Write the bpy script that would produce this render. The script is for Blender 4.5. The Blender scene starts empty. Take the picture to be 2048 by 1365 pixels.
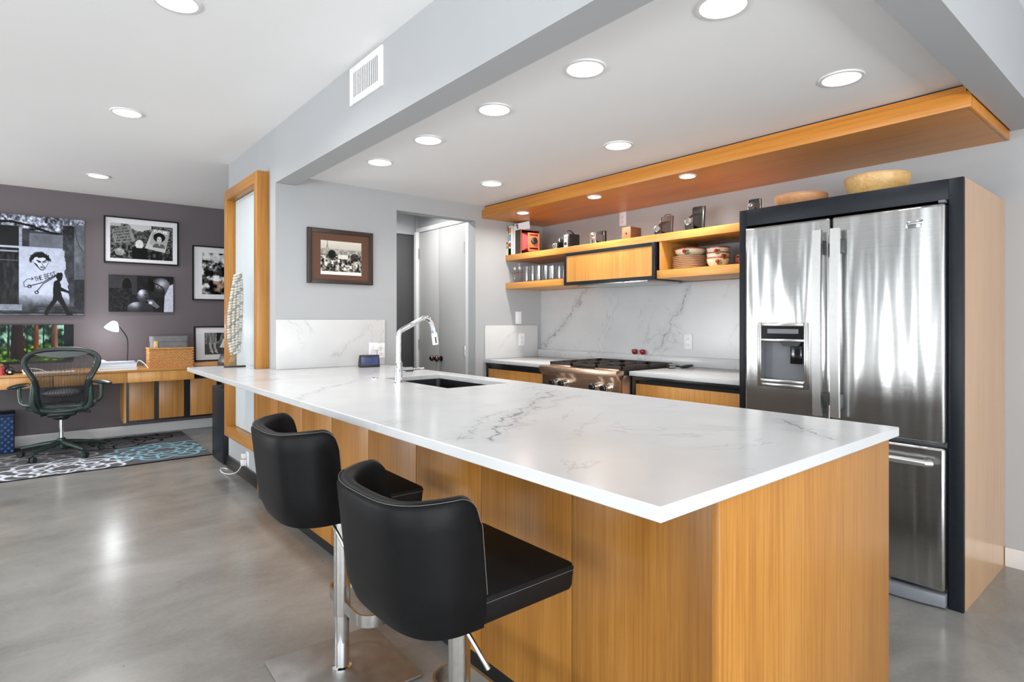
import bpy, bmesh, math, random
import numpy as np
from mathutils import Vector, Matrix
random.seed(7)
PI = math.pi
S = bpy.context.scene
COL = S.collection
R = math.radians

# ------------------------------------------------------------------ camera
cam_d = bpy.data.cameras.new('camera'); cam = bpy.data.objects.new('camera', cam_d); COL.objects.link(cam)
cam.location = (0, 0, 1.25); cam.rotation_euler = (R(90), 0, R(-39.618))
cam_d.sensor_width = 36; cam_d.lens = 20.358; cam_d.shift_y = -0.0188; cam_d.clip_start = .02
S.camera = cam
# ------------------------------------------------------------------ world, exposure
vs = S.view_settings
vs.view_transform = 'Standard'; vs.look = 'None'; vs.exposure = 0.17; vs.gamma = 1.0; vs.use_curve_mapping = False
W = bpy.data.worlds.new('world'); S.world = W; W.use_nodes = True
W.node_tree.nodes['Background'].inputs[0].default_value = (.80, .90, 1.0, 1)
W.node_tree.nodes['Background'].inputs[1].default_value = 1.2
S.cycles.use_denoising = True
S.cycles.max_bounces = 10; S.cycles.diffuse_bounces = 5; S.cycles.transparent_max_bounces = 12
S.cycles.sample_clamp_indirect = 6.0; S.cycles.caustics_refractive = False; S.cycles.caustics_reflective = False

def area(name, loc, rot, sx, sy, power, col, spread=180, shape='RECTANGLE'):
    d = bpy.data.lights.new(name, 'AREA'); d.shape = shape; d.size = sx
    if shape == 'RECTANGLE': d.size_y = sy
    d.energy = power; d.color = col; d.spread = R(spread)
    o = bpy.data.objects.new(name, d); COL.objects.link(o); o.location = loc; o.rotation_euler = rot
    return o
# daylight entering by the glazed wall behind the camera and the unseen windows of the living side
DAY = (.92, .965, 1.0)
BACK_WIN = ((-3.4, -2.2), (-1.6, -.4), (.2, 1.4))
UNSEEN_SIDE_WIN = ((-3.0, -1.6), (-1.0, .4), (.8, 2.1), (5.5, 7.3))  # unseen windows spaced for refrigerator reflections; the last added to brighten the office
for a_, b_ in BACK_WIN:
    area('daylight_back', ((a_+b_)/2, -4.25, 1.25), (R(90), 0, 0), b_-a_, 2.2, 45, DAY)
    # added fill lights aimed up through the same windows to brighten the ceilings
    area('ceiling_fill_back', ((a_+b_)/2, -4.22, .7), (R(128), 0, 0), b_-a_, 1.0, 80, (.97, .985, 1.0))
for a_, b_ in UNSEEN_SIDE_WIN:
    area('daylight_side', (-3.95, (a_+b_)/2, 1.45), (0, R(-90), 0), 1.9, b_-a_, (19 if a_ < 5 else 40)*(b_-a_), DAY)
    area('ceiling_fill_side', (-3.93, (a_+b_)/2, .9), (0, R(-128), 0), .8, b_-a_, (29 if a_ < 5 else 38)*(b_-a_), (.97, .985, 1.0))  # added upward fill on the living side too, stronger by the office

# ------------------------------------------------------------------ node helpers
def srgb(r, g, b):
    f = lambda c: (c/255/12.92) if c/255 <= .04045 else ((c/255+.055)/1.055)**2.4
    return (f(r), f(g), f(b))
class NT:
    def __init__(s, name):
        s.m = bpy.data.materials.new(name); s.m.use_nodes = True
        s.t = s.m.node_tree; s.b = s.t.nodes['Principled BSDF']; s.tc = None
    def n(s, typ, **kw):
        nd = s.t.nodes.new(typ)
        for k, v in kw.items(): setattr(nd, k, v)
        return nd
    def l(s, a, b): s.t.links.new(a, b)
    def coord(s, scale=(1, 1, 1), loc=(0, 0, 0), which='Object', rot=(0, 0, 0)):
        if s.tc is None: s.tc = s.n('ShaderNodeTexCoord')
        mp = s.n('ShaderNodeMapping'); mp.inputs['Scale'].default_value = scale; mp.inputs['Location'].default_value = loc
        mp.inputs['Rotation'].default_value = rot
        s.l(s.tc.outputs[which], mp.inputs[0]); return mp.outputs[0]
    def noise(s, vec, scale=1, detail=4, rough=.55, dist=0):
        nd = s.n('ShaderNodeTexNoise'); s.l(vec, nd.inputs['Vector'])
        nd.inputs['Scale'].default_value = scale; nd.inputs['Detail'].default_value = detail
        nd.inputs['Roughness'].default_value = rough; nd.inputs['Distortion'].default_value = dist
        return nd.outputs['Fac']
    def math(s, op, a, b=None, c=None, clamp=False):
        nd = s.n('ShaderNodeMath', operation=op, use_clamp=clamp)
        for i, v in enumerate((a, b, c)):
            if v is None: continue
            if isinstance(v, (int, float)): nd.inputs[i].default_value = v
            else: s.l(v, nd.inputs[i])
        return nd.outputs[0]
    def ramp(s, fac, stops, interp='LINEAR'):
        nd = s.n('ShaderNodeValToRGB'); s.l(fac, nd.inputs[0]); e = nd.color_ramp.elements
        nd.color_ramp.interpolation = interp
        while len(e) < len(stops): e.new(.5)
        for el, (p, c) in zip(e, stops): el.position = p; el.color = (*c[:3], 1)
        return nd.outputs[0]
    def mix(s, fac, a, b, mode='MIX'):
        nd = s.n('ShaderNodeMix', data_type='RGBA', blend_type=mode)
        for i, v in ((0, fac), (6, a), (7, b)):
            if isinstance(v, (int, float)): nd.inputs[i].default_value = v
            elif isinstance(v, tuple): nd.inputs[i].default_value = (*v[:3], 1)
            else: s.l(v, nd.inputs[i])
        return nd.outputs[2]
    def maprange(s, v, a, b, c=0, d=1, smooth=True):
        nd = s.n('ShaderNodeMapRange', interpolation_type='SMOOTHSTEP' if smooth else 'LINEAR'); s.l(v, nd.inputs[0])
        for i, x in zip((1, 2, 3, 4), (a, b, c, d)): nd.inputs[i].default_value = x
        return nd.outputs[0]
    def bump(s, h, strength=.3, dist=.001):
        nd = s.n('ShaderNodeBump'); s.l(h, nd.inputs['Height']); nd.inputs['Strength'].default_value = strength
        nd.inputs['Distance'].default_value = dist; s.l(nd.outputs[0], s.b.inputs['Normal'])
    def set(s, **kw):
        for k, v in kw.items():
            i = s.b.inputs[k]
            if isinstance(v, (int, float)): i.default_value = v
            elif isinstance(v, tuple): i.default_value = (*v[:3], 1)
            else: s.l(v, i)
        return s
M = {}
def simple(key, col, rough=.5, metal=0, var=.06, nscale=18, bump=0, bdist=.001, bscale=None, **kw):
    t = NT(key); v = t.coord(); n = t.noise(v, nscale, 3)
    lo = tuple(c*(1-var) for c in col); hi = tuple(min(1, c*(1+var)) for c in col)
    t.set(**{'Base Color': t.ramp(n, [(.3, lo), (.7, hi)]), 'Roughness': rough, 'Metallic': metal}, **kw)
    if bump: t.bump(t.noise(v, bscale or nscale*6, 3), bump, bdist)
    M[key] = t.m; return t.m
def emis(key, col, strength):
    t = NT(key); t.set(**{'Base Color': (.8, .8, .8), 'Emission Color': col, 'Emission Strength': strength}); M[key] = t.m
def wood(key, axis, dark, mid, light, fine=1.0, rough=.38, figure=0.0, coat=.12):
    t = NT(key)
    oi = t.n('ShaderNodeObjectInfo')
    sc = {'X': (2.2, 110, 110), 'Y': (110, 2.2, 110), 'Z': (110, 110, 2.2)}[axis]
    s2 = {'X': (.9, 9, 9), 'Y': (9, .9, 9), 'Z': (9, 9, .9)}[axis]
    if t.tc is None: t.tc = t.n('ShaderNodeTexCoord')
    ad = t.n('ShaderNodeVectorMath', operation='ADD'); t.l(t.tc.outputs['Object'], ad.inputs[0])
    cm = t.n('ShaderNodeCombineXYZ'); r7 = t.math('MULTIPLY', oi.outputs['Random'], 7.3)
    for i in range(3): t.l(r7, cm.inputs[i])
    t.l(cm.outputs[0], ad.inputs[1])
    def mp(s_):
        m = t.n('ShaderNodeMapping'); m.inputs['Scale'].default_value = s_; t.l(ad.outputs[0], m.inputs[0]); return m.outputs[0]
    f = t.noise(mp(tuple(c*fine for c in sc)), 1, 5, .65)
    b = t.noise(mp(s2), 1, 3, .5, figure)
    g = t.math('ADD', t.math('MULTIPLY', f, .62), t.math('MULTIPLY', b, .38))
    col = t.ramp(g, [(.30, dark), (.5, mid), (.70, light)])
    pv = t.maprange(oi.outputs['Random'], 0, 1, .93, 1.05, False)
    hs = t.n('ShaderNodeHueSaturation'); t.l(col, hs.inputs['Color']); t.l(pv, hs.inputs['Value'])
    t.set(**{'Base Color': hs.outputs[0], 'Roughness': rough, 'Coat Weight': coat, 'Coat Roughness': .25})
    t.bump(f, .12, .0006); M[key] = t.m
# ------------------------------------------------------------------ materials
OAK = (srgb(142, 89, 29), srgb(170, 115, 45), srgb(188, 134, 63))
for ax in 'XYZ': wood('oak_'+ax, ax, *OAK)
SH = (srgb(176, 116, 46), srgb(204, 142, 66), srgb(220, 160, 84))
for ax in 'YZ': wood('shelf_oak_'+ax, ax, *SH)
wood('canopy_oak', 'Y', srgb(182, 110, 32), srgb(205, 133, 45), srgb(214, 146, 60))
wood('veneer_side', 'Z', srgb(184, 140, 98), srgb(196, 154, 112), srgb(205, 165, 124), rough=.22, coat=.4)
wood('desk_oak_X', 'X', srgb(176, 120, 58), srgb(204, 148, 80), srgb(218, 166, 98))
wood('desk_oak_Z', 'Z', srgb(176, 120, 56), srgb(208, 150, 80), srgb(222, 168, 100))
wood('cathedral_oak', 'Z', srgb(150, 98, 46), srgb(184, 128, 66), srgb(204, 150, 86), fine=.35, figure=1.4)
wood('bowl_wood', 'X', srgb(186, 130, 84), srgb(205, 150, 104), srgb(218, 166, 122), fine=.5, rough=.5)
wood('bowl_wood_pale', 'X', srgb(196, 150, 88), srgb(222, 180, 116), srgb(232, 196, 138), fine=.5, rough=.4)
simple('wall_paint', srgb(169, 171, 173), .6, var=.012, nscale=3, bump=.05, bdist=.0005, bscale=220)
simple('ceiling_paint', srgb(240, 240, 240), .75, var=.008, nscale=2)
simple('beam_paint', srgb(172, 174, 176), .6, var=.012, nscale=3)
simple('purple_paint', srgb(99, 91, 95), .55, var=.02, nscale=2, bump=.05, bdist=.0005, bscale=200)
simple('white_trim', srgb(226, 226, 226), .4, var=.01)
simple('door_paint', srgb(178, 178, 178), .45, var=.012, nscale=3)
simple('doorway_shade', srgb(80, 80, 82), .5, var=.03, nscale=4)  # shade seen through the hall's end doorway, as a flat colour
simple('black_lacquer', srgb(24, 24, 26), .28, var=.1)
simple('slate_lacquer', srgb(26, 30, 36), .4, var=.12, nscale=40, **{'Specular IOR Level': .25})
simple('black_plastic', srgb(26, 26, 28), .4, var=.1)
simple('white_plastic', srgb(238, 238, 238), .35, var=.01)
simple('grey_plastic', srgb(105, 108, 112), .4, var=.04)
simple('leather', srgb(15, 15, 16), .46, var=.12, nscale=30, bump=.22, bdist=.0007, bscale=420, **{'Specular IOR Level': .13})
simple('suede_seat', srgb(12, 12, 13), .6, var=.1, nscale=20, bump=.15, bdist=.0006, bscale=300, **{'Specular IOR Level': .25})
simple('thread', srgb(96, 94, 92), .8)
simple('plate_steel', (.33, .33, .325), .5, 1, var=.12, nscale=14)
simple('handle_steel', (.70, .70, .69), .33, 1, var=.03, nscale=60)
simple('spray_white', srgb(232, 232, 232), .3, var=.01)
simple('island_back', srgb(150, 148, 145), .4, var=.03)
simple('chrome', (.86, .87, .88), .05, 1, var=.01)
simple('satin_steel', (.56, .55, .53), .24, 1, var=.05, nscale=60)
simple('sink_steel', (.13, .13, .135), .3, 1, var=.08, nscale=40)
simple('bronze', srgb(92, 72, 66), .22, 1, var=.1)
simple('brown_frame', srgb(52, 38, 33), .4, var=.1)
simple('brown_mat', srgb(92, 62, 46), .35, var=.03)
simple('paper_mat', srgb(222, 222, 226), .5, var=.01)
simple('black_frame', srgb(22, 21, 24), .5, var=.06, **{'Specular IOR Level': .2})
simple('iron', srgb(44, 36, 32), .55, var=.2, nscale=50, bump=.2, bdist=.0008)
simple('steel_oak_reflection', (.64, .44, .32), .3, 1, var=.06, nscale=40)  # the oak island's warm reflection is put into the steel colour
simple('fridge_grey', srgb(120, 124, 130), .35, var=.03)
simple('porcelain', srgb(236, 222, 196), .18, var=.03, nscale=30)
simple('plate_edge', srgb(196, 128, 84), .25, var=.08, nscale=60)
simple('apple_red', srgb(170, 32, 34), .2, var=.1)
simple('leaf_green', srgb(98, 120, 52), .35, var=.2)
simple('rim_brown', srgb(150, 72, 40), .3, var=.25, nscale=80)
simple('strawberry_red', srgb(140, 24, 30), .2, var=.25, nscale=90)
simple('old_leather', srgb(56, 40, 36), .55, var=.2, nscale=60, bump=.2, bdist=.0006)
simple('camera_black', srgb(30, 28, 28), .42, var=.2, nscale=80, bump=.15, bdist=.0004)
simple('camera_brown', srgb(88, 66, 56), .5, var=.15, nscale=60)
simple('camera_chrome', (.78, .76, .72), .18, 1, var=.08, nscale=60)
simple('camera_glass', srgb(60, 64, 74), .08, var=.2, nscale=60)
simple('box_brown', srgb(150, 98, 62), .55, var=.05)
simple('box_brown_dark', srgb(118, 74, 46), .55, var=.06)
simple('copper_wood', srgb(178, 104, 70), .3, var=.1, nscale=40)
simple('red_bellows', srgb(170, 40, 36), .5, var=.15, nscale=40)
simple('teal_plastic', srgb(34, 44, 44), .34, var=.1, nscale=20)
simple('chair_metal', srgb(56, 72, 66), .36, .4, var=.1)
simple('dark_graphite', srgb(34, 38, 40), .38, var=.1)
simple('grey_cloth', srgb(122, 122, 124), .85, var=.1, nscale=14, bump=.3, bdist=.002, bscale=90)
simple('wicker', srgb(196, 142, 84), .65, var=.22, nscale=60)
simple('paper', srgb(236, 238, 244), .6, var=.01)
simple('paper_blue', srgb(150, 158, 178), .6, var=.03)
simple('blue_weave', srgb(30, 76, 128), .55, var=.25, nscale=40)
simple('blue_weave_dark', srgb(16, 40, 74), .6, var=.2, nscale=40)
simple('cord_white', srgb(232, 232, 234), .4, var=.01)
simple('shell_ivory', srgb(188, 188, 180), .42, var=.12, nscale=60)
simple('shell_grey', srgb(140, 146, 148), .45, var=.14, nscale=60)
simple('raffia', srgb(150, 128, 98), .8, var=.2, nscale=60)
simple('book_cream', srgb(226, 214, 196), .5); simple('book_white', srgb(232, 232, 230), .5)
simple('book_blue', srgb(110, 160, 196), .5); simple('book_green', srgb(140, 176, 70), .5)
simple('book_red', srgb(180, 60, 70), .5); simple('book_orange', srgb(206, 132, 74), .5)
simple('pale_pane', srgb(196, 206, 210), .38, var=.01, nscale=2)
simple('vent_dark', srgb(86, 90, 94), .7)
simple('slot_dark', srgb(70, 68, 66), .6)
simple('display_black', srgb(16, 17, 20), .12, var=.1)
emis('lens_glow', (1, .985, .96), 4.0)
emis('lens_warm', (1, .86, .68), 22.0)
emis('lamp_glow', (.92, .96, 1.0), 14.0)
# brushed refrigerator steel: vertical waviness of thin sheet
def fridge_steel():
    t = NT('fridge_steel'); br = t.noise(t.coord((4, 4, 900)), 1, 2, .6)
    wav = t.noise(t.coord((1, 4.6, .5)), 1, 2, .5, .6)
    wav2 = t.noise(t.coord((1, 12, 1.3), (3, 1, 2)), 1, 1, .4, .3)
    hh = t.math('ADD', wav, t.math('MULTIPLY', wav2, .35))
    t.set(**{'Base Color': t.ramp(br, [(.3, (.43, .43, .425)), (.7, (.51, .51, .50))]), 'Metallic': 1.0, 'Roughness': .21, 'Anisotropic': .7})
    tg = t.n('ShaderNodeTangent', direction_type='RADIAL', axis='Z'); t.l(tg.outputs[0], t.b.inputs['Tangent'])
    b1 = t.n('ShaderNodeBump'); t.l(hh, b1.inputs['Height']); b1.inputs['Strength'].default_value = 1; b1.inputs['Distance'].default_value = .027
    b2 = t.n('ShaderNodeBump'); t.l(br, b2.inputs['Height']); b2.inputs['Strength'].default_value = .15; b2.inputs['Distance'].default_value = .0004
    t.l(b1.outputs[0], b2.inputs['Normal']); t.l(b2.outputs[0], t.b.inputs['Normal']); M['fridge_steel'] = t.m
fridge_steel()
# polished concrete
def concrete():
    t = NT('concrete'); v = t.coord()
    a = t.noise(v, .8, 3, .5, .3); b = t.noise(t.coord((2.2, 3.4, 1)), 1.0, 5, .55, .5); c = t.noise(v, 45, 3, .6)
    g = t.math('ADD', t.math('ADD', t.math('MULTIPLY', a, .5), t.math('MULTIPLY', b, .40)), t.math('MULTIPLY', c, .10))
    col = t.ramp(g, [(.36, srgb(118, 116, 112)), (.5, srgb(142, 140, 136)), (.64, srgb(158, 156, 152))])
    sp = t.maprange(t.noise(v, 34, 2, .5), .73, .76)
    col = t.mix(t.math('MULTIPLY', sp, .5), col, srgb(96, 92, 88))
    t.set(**{'Base Color': col, 'Roughness': t.maprange(a, .3, .7, .20, .27), 'Specular IOR Level': .45})
    t.bump(c, .02, .001); M['concrete'] = t.m
concrete()
# white quartz with grey veins; veins = [(x0,y0,x1,y1,strength,width)] in the plane (a,b) of the slab
def quartz(key, plane, veins, base=(203, 204, 205)):
    t = NT(key); v = t.coord()
    sep = t.n('ShaderNodeSeparateXYZ'); t.l(v, sep.inputs[0])
    A, B = {'XY': (0, 1), 'YZ': (1, 2), 'XZ': (0, 2)}[plane]
    wn = t.n('ShaderNodeTexNoise'); t.l(v, wn.inputs['Vector']); wn.inputs['Scale'].default_value = 5.5; wn.inputs['Detail'].default_value = 7; wn.inputs['Roughness'].default_value = .62
    ws = t.n('ShaderNodeSeparateColor'); t.l(wn.outputs['Color'], ws.inputs[0])
    a = t.math('ADD', sep.outputs[A], t.math('MULTIPLY', t.math('SUBTRACT', ws.outputs[0], .5), .30))
    b = t.math('ADD', sep.outputs[B], t.math('MULTIPLY', t.math('SUBTRACT', ws.outputs[1], .5), .30))
    brk = t.maprange(t.noise(t.coord(), 16, 4, .6), .36, .50)
    tot = None
    for (x0, y0, x1, y1, st, wd) in veins:
        L = math.hypot(x1-x0, y1-y0); ux, uy = (x1-x0)/L, (y1-y0)/L
        da = t.math('SUBTRACT', a, x0); db = t.math('SUBTRACT', b, y0)
        al = t.math('ADD', t.math('MULTIPLY', da, ux), t.math('MULTIPLY', db, uy))
        pe = t.math('ABSOLUTE', t.math('ADD', t.math('MULTIPLY', da, -uy), t.math('MULTIPLY', db, ux)))
        core = t.maprange(pe, 0, wd, 1, 0)
        halo = t.math('MULTIPLY', t.maprange(pe, 0, wd*9, 1, 0), .22)
        e0 = t.maprange(al, -.06, .05); e1 = t.maprange(al, L-.05, L+.06, 1, 0)
        m = t.math('MULTIPLY', t.math('MULTIPLY', t.math('ADD', t.math('MULTIPLY', core, brk), halo), t.math('MULTIPLY', e0, e1)), st)
        tot = m if tot is None else t.math('MAXIMUM', tot, m)
    # faint allover hairlines
    h = t.noise(t.coord((1, 1, 1), (5, 2, 1)), 1.7, 7, .62, .8)
    hl = t.maprange(t.math('ABSOLUTE', t.math('SUBTRACT', h, .5)), 0, .012, 1, 0)
    hm = t.maprange(t.noise(t.coord(), 2.3, 2), .48, .66)
    hair = t.math('MULTIPLY', t.math('MULTIPLY', hl, hm), .28)
    cloud = t.noise(t.coord(), 2.2, 4)
    basec = t.ramp(cloud, [(.35, srgb(*(c-5 for c in base))), (.65, srgb(*(min(255, c+3) for c in base)))])
    fac = t.math('MAXIMUM', tot, hair) if tot is not None else hair
    col = t.mix(t.math('MINIMUM', fac, 1.0), basec, srgb(112, 114, 120))
    t.set(**{'Base Color': col, 'Roughness': .2, 'Specular IOR Level': .34}); M[key] = t.m
quartz('quartz_island', 'XY', [(.95, 1.31, 1.40, 1.66, .95, .013), (1.40, 1.66, 1.95, 2.03, .8, .008), (.93, 1.40, 1.36, 1.72, .55, .006), (1.10, 1.36, 1.55, 1.72, .6, .006), (1.5, 1.64, 1.9, 1.86, .45, .005), (.86, 2.52, 1.40, 3.12, .55, .005), (1.40, 3.12, 1.9, 3.75, .4, .004),
       (1.97, .92, 1.74, .71, .9, .009), (1.2, 1.2, 1.45, 1.35, .35, .003), (1.0, 3.4, 1.25, 4.1, .35, .004), (1.5, 1.9, 2.12, 1.75, .3, .003)])
quartz('quartz_splash', 'YZ', [(4.16, 1.0, 3.82, 1.26, .75, .006), (3.82, 1.26, 3.56, 1.58, .7, .006), (2.80, 1.02, 2.66, 1.27, .75, .007), (2.66, 1.27, 2.44, 1.58, .75, .007),
       (3.36, 1.12, 3.18, 1.5, .25, .003), (2.2, 1.1, 2.0, 1.3, .25, .003)], (206, 207, 208))
quartz('quartz_plain', 'XZ', [(1.72, .95, 1.95, 1.22, .35, .004), (2.02, .95, 2.2, 1.2, .6, .005), (3.3, .95, 3.5, 1.2, .25, .003), (3.74, .93, 3.84, 1.06, .6, .005)], (206, 206, 206))
quartz('quartz_top', 'XY', [(3.3, 1.8, 3.6, 2.2, .3, .003)])
# clear glass, thin
def glass():
    t = NT('clear_glass'); gl = t.n('ShaderNodeBsdfGlossy'); gl.inputs['Roughness'].default_value = .03
    tr = t.n('ShaderNodeBsdfTransparent'); mx = t.n('ShaderNodeMixShader'); out = t.t.nodes['Material Output']
    lw = t.n('ShaderNodeLayerWeight'); lw.inputs[0].default_value = .35; n = t.noise(t.coord(), 40, 2)
    t.l(t.maprange(t.math('ADD', lw.outputs['Facing'], t.math('MULTIPLY', n, .05)), .2, 1.0, .06, .75), mx.inputs[0])
    t.l(tr.outputs[0], mx.inputs[1]); t.l(gl.outputs[0], mx.inputs[2]); t.l(mx.outputs[0], out.inputs[0])
    t.t.nodes.remove(t.b); M['clear_glass'] = t.m
glass()
# woven chair mesh: strands with gaps
def chair_mesh():
    t = NT('chair_mesh'); v = t.coord(); sep = t.n('ShaderNodeSeparateXYZ'); t.l(v, sep.inputs[0])
    s1 = t.math('SINE', t.math('MULTIPLY', sep.outputs[0], 2*PI/.0105))
    al = t.maprange(s1, -.25, .15, .12, 1)
    n = t.noise(v, 30, 2)
    t.set(**{'Base Color': t.ramp(n, [(.3, srgb(24, 26, 28)), (.7, srgb(40, 42, 44))]), 'Roughness': .6, 'Alpha': al}); M['chair_mesh'] = t.m
chair_mesh()
# vertex-colour print
def attr_mat(key, rough=.3, emit=0):
    t = NT(key); a = t.n('ShaderNodeAttribute', attribute_name='Col')
    n = t.noise(t.coord(), 400, 2)
    if emit: t.set(**{'Base Color': (.01, .01, .01), 'Emission Color': a.outputs['Color'], 'Emission Strength': emit, 'Roughness': .4, 'Specular IOR Level': .08})
    else: t.set(**{'Base Color': a.outputs['Color'], 'Roughness': rough, 'Specular IOR Level': .12})
    if rough > .8: t.bump(n, .4, .002)
    M[key] = t.m
attr_mat('print_paper', .32); attr_mat('rug_pile', .95); attr_mat('screen', .2, 1.0)
# ------------------------------------------------------------------ geometry helpers
class MB:
    """collects shapes; build() links them as one mesh object"""
    def __init__(s): s.v = []; s.f = []
    def add(s, vs, fs):
        o = len(s.v); s.v += [tuple(p) for p in vs]; s.f += [tuple(i+o for i in f) for f in fs]; return s
    def bm(s, b):
        b.verts.ensure_lookup_table(); b.verts.index_update()
        s.add([v.co[:] for v in b.verts], [[v.index for v in f.verts] for f in b.faces]); b.free(); return s
    def box(s, x0, x1, y0, y1, z0, z1, bev=0, seg=2):
        vs = [(x, y, z) for x in (x0, x1) for y in (y0, y1) for z in (z0, z1)]
        fs = [(0, 1, 3, 2), (4, 6, 7, 5), (0, 4, 5, 1), (2, 3, 7, 6), (0, 2, 6, 4), (1, 5, 7, 3)]
        if not bev: return s.add(vs, fs)
        b = bmesh.new(); bv = [b.verts.new(p) for p in vs]
        for f in fs: b.faces.new([bv[i] for i in f])
        bmesh.ops.bevel(b, geom=list(b.edges), offset=bev, segments=seg, profile=.5, affect='EDGES')
        return s.bm(b)
    def xbox(s, mat, x0, x1, y0, y1, z0, z1, bev=0, seg=2):
        t = MB().box(x0, x1, y0, y1, z0, z1, bev, seg); return s.add([mat @ Vector(p) for p in t.v], t.f)
    def xf(s, mat):
        s.v = [tuple(mat @ Vector(p)) for p in s.v]; return s
    def tube(s, pts, r, seg=10, closed=False, caps=True, flat=None):
        P = [Vector(p) for p in pts]; n = len(P); rr = r if isinstance(r, (list, tuple)) else [r]*n
        T = []
        for i in range(n):
            a = P[i-1] if (i > 0 or closed) else P[i]; c = P[(i+1) % n] if (i < n-1 or closed) else P[i]
            T.append((c-a).normalized())
        up = Vector((0, 0, 1)) if abs(T[0].z) < .9 else Vector((1, 0, 0))
        nn = (up - T[0]*up.dot(T[0])).normalized(); rings = []; vs = []
        for i in range(n):
            nn = (nn - T[i]*nn.dot(T[i])).normalized(); bb = T[i].cross(nn)
            for k in range(seg):
                a = 2*PI*k/seg; fx, fy = (flat if flat else (1, 1))
                vs.append(P[i] + nn*math.cos(a)*rr[i]*fx + bb*math.sin(a)*rr[i]*fy)
        fs = []
        for i in range(n if closed else n-1):
            j = (i+1) % n
            for k in range(seg): fs.append((i*seg+k, i*seg+(k+1) % seg, j*seg+(k+1) % seg, j*seg+k))
        if caps and not closed: fs += [tuple(range(seg))[::-1], tuple((n-1)*seg+k for k in range(seg))]
        return s.add(vs, fs)
    def cyl(s, p0, p1, r0, r1=None, seg=24): return s.tube([p0, p1], [r0, r0 if r1 is None else r1], seg)
    def lathe(s, prof, c=(0, 0, 0), seg=32, axis='Z'):
        vs = []; fs = []; n = len(prof)
        for k in range(seg):
            a = 2*PI*k/seg
            for r, z in prof:
                p = (r*math.cos(a), r*math.sin(a), z)
                if axis == 'X': p = (p[2], p[0], p[1])
                if axis == 'Y': p = (p[0], p[2], p[1])
                vs.append((p[0]+c[0], p[1]+c[1], p[2]+c[2]))
        for k in range(seg):
            k2 = (k+1) % seg
            for i in range(n-1): fs.append((k*n+i, k2*n+i, k2*n+i+1, k*n+i+1))
        if prof[0][0] > 1e-6: fs.append(tuple(k*n for k in range(seg))[::-1])
        if prof[-1][0] > 1e-6: fs.append(tuple(k*n+n-1 for k in range(seg)))
        return s.add(vs, fs)
    def ball(s, c, r, seg=16, rings=10, rot=None):
        r = r if isinstance(r, tuple) else (r, r, r)
        b = bmesh.new(); bmesh.ops.create_uvsphere(b, u_segments=seg, v_segments=rings, radius=1)
        m = Matrix.Translation(c) @ (rot.to_4x4() if rot else Matrix()) @ Matrix.Diagonal((*r, 1))
        bmesh.ops.transform(b, matrix=m, verts=b.verts); return s.bm(b)
    def prism(s, poly, axis, a, b, bev=0):
        """poly in the two other axes (order X,Y,Z without axis)"""
        def mk(p, t): return {'X': (t, p[0], p[1]), 'Y': (p[0], t, p[1]), 'Z': (p[0], p[1], t)}[axis]
        n = len(poly); vs = [mk(p, a) for p in poly]+[mk(p, b) for p in poly]
        fs = [tuple(range(n))[::-1], tuple(range(n, 2*n))]+[(i, (i+1) % n, n+(i+1) % n, n+i) for i in range(n)]
        bmm = bmesh.new(); bv = [bmm.verts.new(p) for p in vs]
        for f in fs: bmm.faces.new([bv[i] for i in f])
        bmesh.ops.recalc_face_normals(bmm, faces=bmm.faces)
        if bev: bmesh.ops.bevel(bmm, geom=list(bmm.edges), offset=bev, segments=2, profile=.5, affect='EDGES')
        return s.bm(bmm)
    def cells(s, xs, ys, filled, z0, z1):
        """slab made of grid cells that share vertices (holes and notches stay open)"""
        idx = {}
        vs = []; fs = []
        def vid(i, j, k):
            if (i, j, k) not in idx: idx[(i, j, k)] = len(vs); vs.append((xs[i], ys[j], (z0, z1)[k]))
            return idx[(i, j, k)]
        for (i, j) in filled:
            fs.append((vid(i, j, 1), vid(i+1, j, 1), vid(i+1, j+1, 1), vid(i, j+1, 1)))
            fs.append((vid(i, j, 0), vid(i, j+1, 0), vid(i+1, j+1, 0), vid(i+1, j, 0)))
            if (i-1, j) not in filled: fs.append((vid(i, j, 0), vid(i, j, 1), vid(i, j+1, 1), vid(i, j+1, 0)))
            if (i+1, j) not in filled: fs.append((vid(i+1, j, 0), vid(i+1, j+1, 0), vid(i+1, j+1, 1), vid(i+1, j, 1)))
            if (i, j-1) not in filled: fs.append((vid(i, j, 0), vid(i+1, j, 0), vid(i+1, j, 1), vid(i, j, 1)))
            if (i, j+1) not in filled: fs.append((vid(i, j+1, 0), vid(i, j+1, 1), vid(i+1, j+1, 1), vid(i+1, j+1, 0)))
        return s.add(vs, fs)
    def rbox(s, w, d, h, r, c=(0, 0, 0), seg=6):
        """upright box with rounded vertical corners, base centre c"""
        pts = []
        for sx, sy, a0 in ((1, 1, 0), (-1, 1, 90), (-1, -1, 180), (1, -1, 270)):
            for k in range(seg+1):
                a = R(a0+90*k/seg); pts.append((c[0]+sx*(w/2-r)+r*math.cos(a), c[1]+sy*(d/2-r)+r*math.sin(a)))
        return s.prism(pts, 'Z', c[2], c[2]+h)
    def mesh(s, name, smooth=True, ang=35):
        me = bpy.data.meshes.new(name); me.from_pydata(s.v, [], s.f)
        b = bmesh.new(); b.from_mesh(me); bmesh.ops.recalc_face_normals(b, faces=b.faces); b.to_mesh(me); b.free()
        if smooth:
            me.polygons.foreach_set('use_smooth', [True]*len(me.polygons)); me.set_sharp_from_angle(angle=R(ang))
        return me
    def build(s, name, mat, parent=None, label=None, loc=None, smooth=True, ang=35):
        me = s.mesh(name, smooth, ang); me.materials.append(M[mat] if isinstance(mat, str) else mat)
        o = bpy.data.objects.new(name, me); COL.objects.link(o)
        if parent: o.parent = parent
        if loc: o.location = loc
        if label: o['label'] = label
        return o
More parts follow.
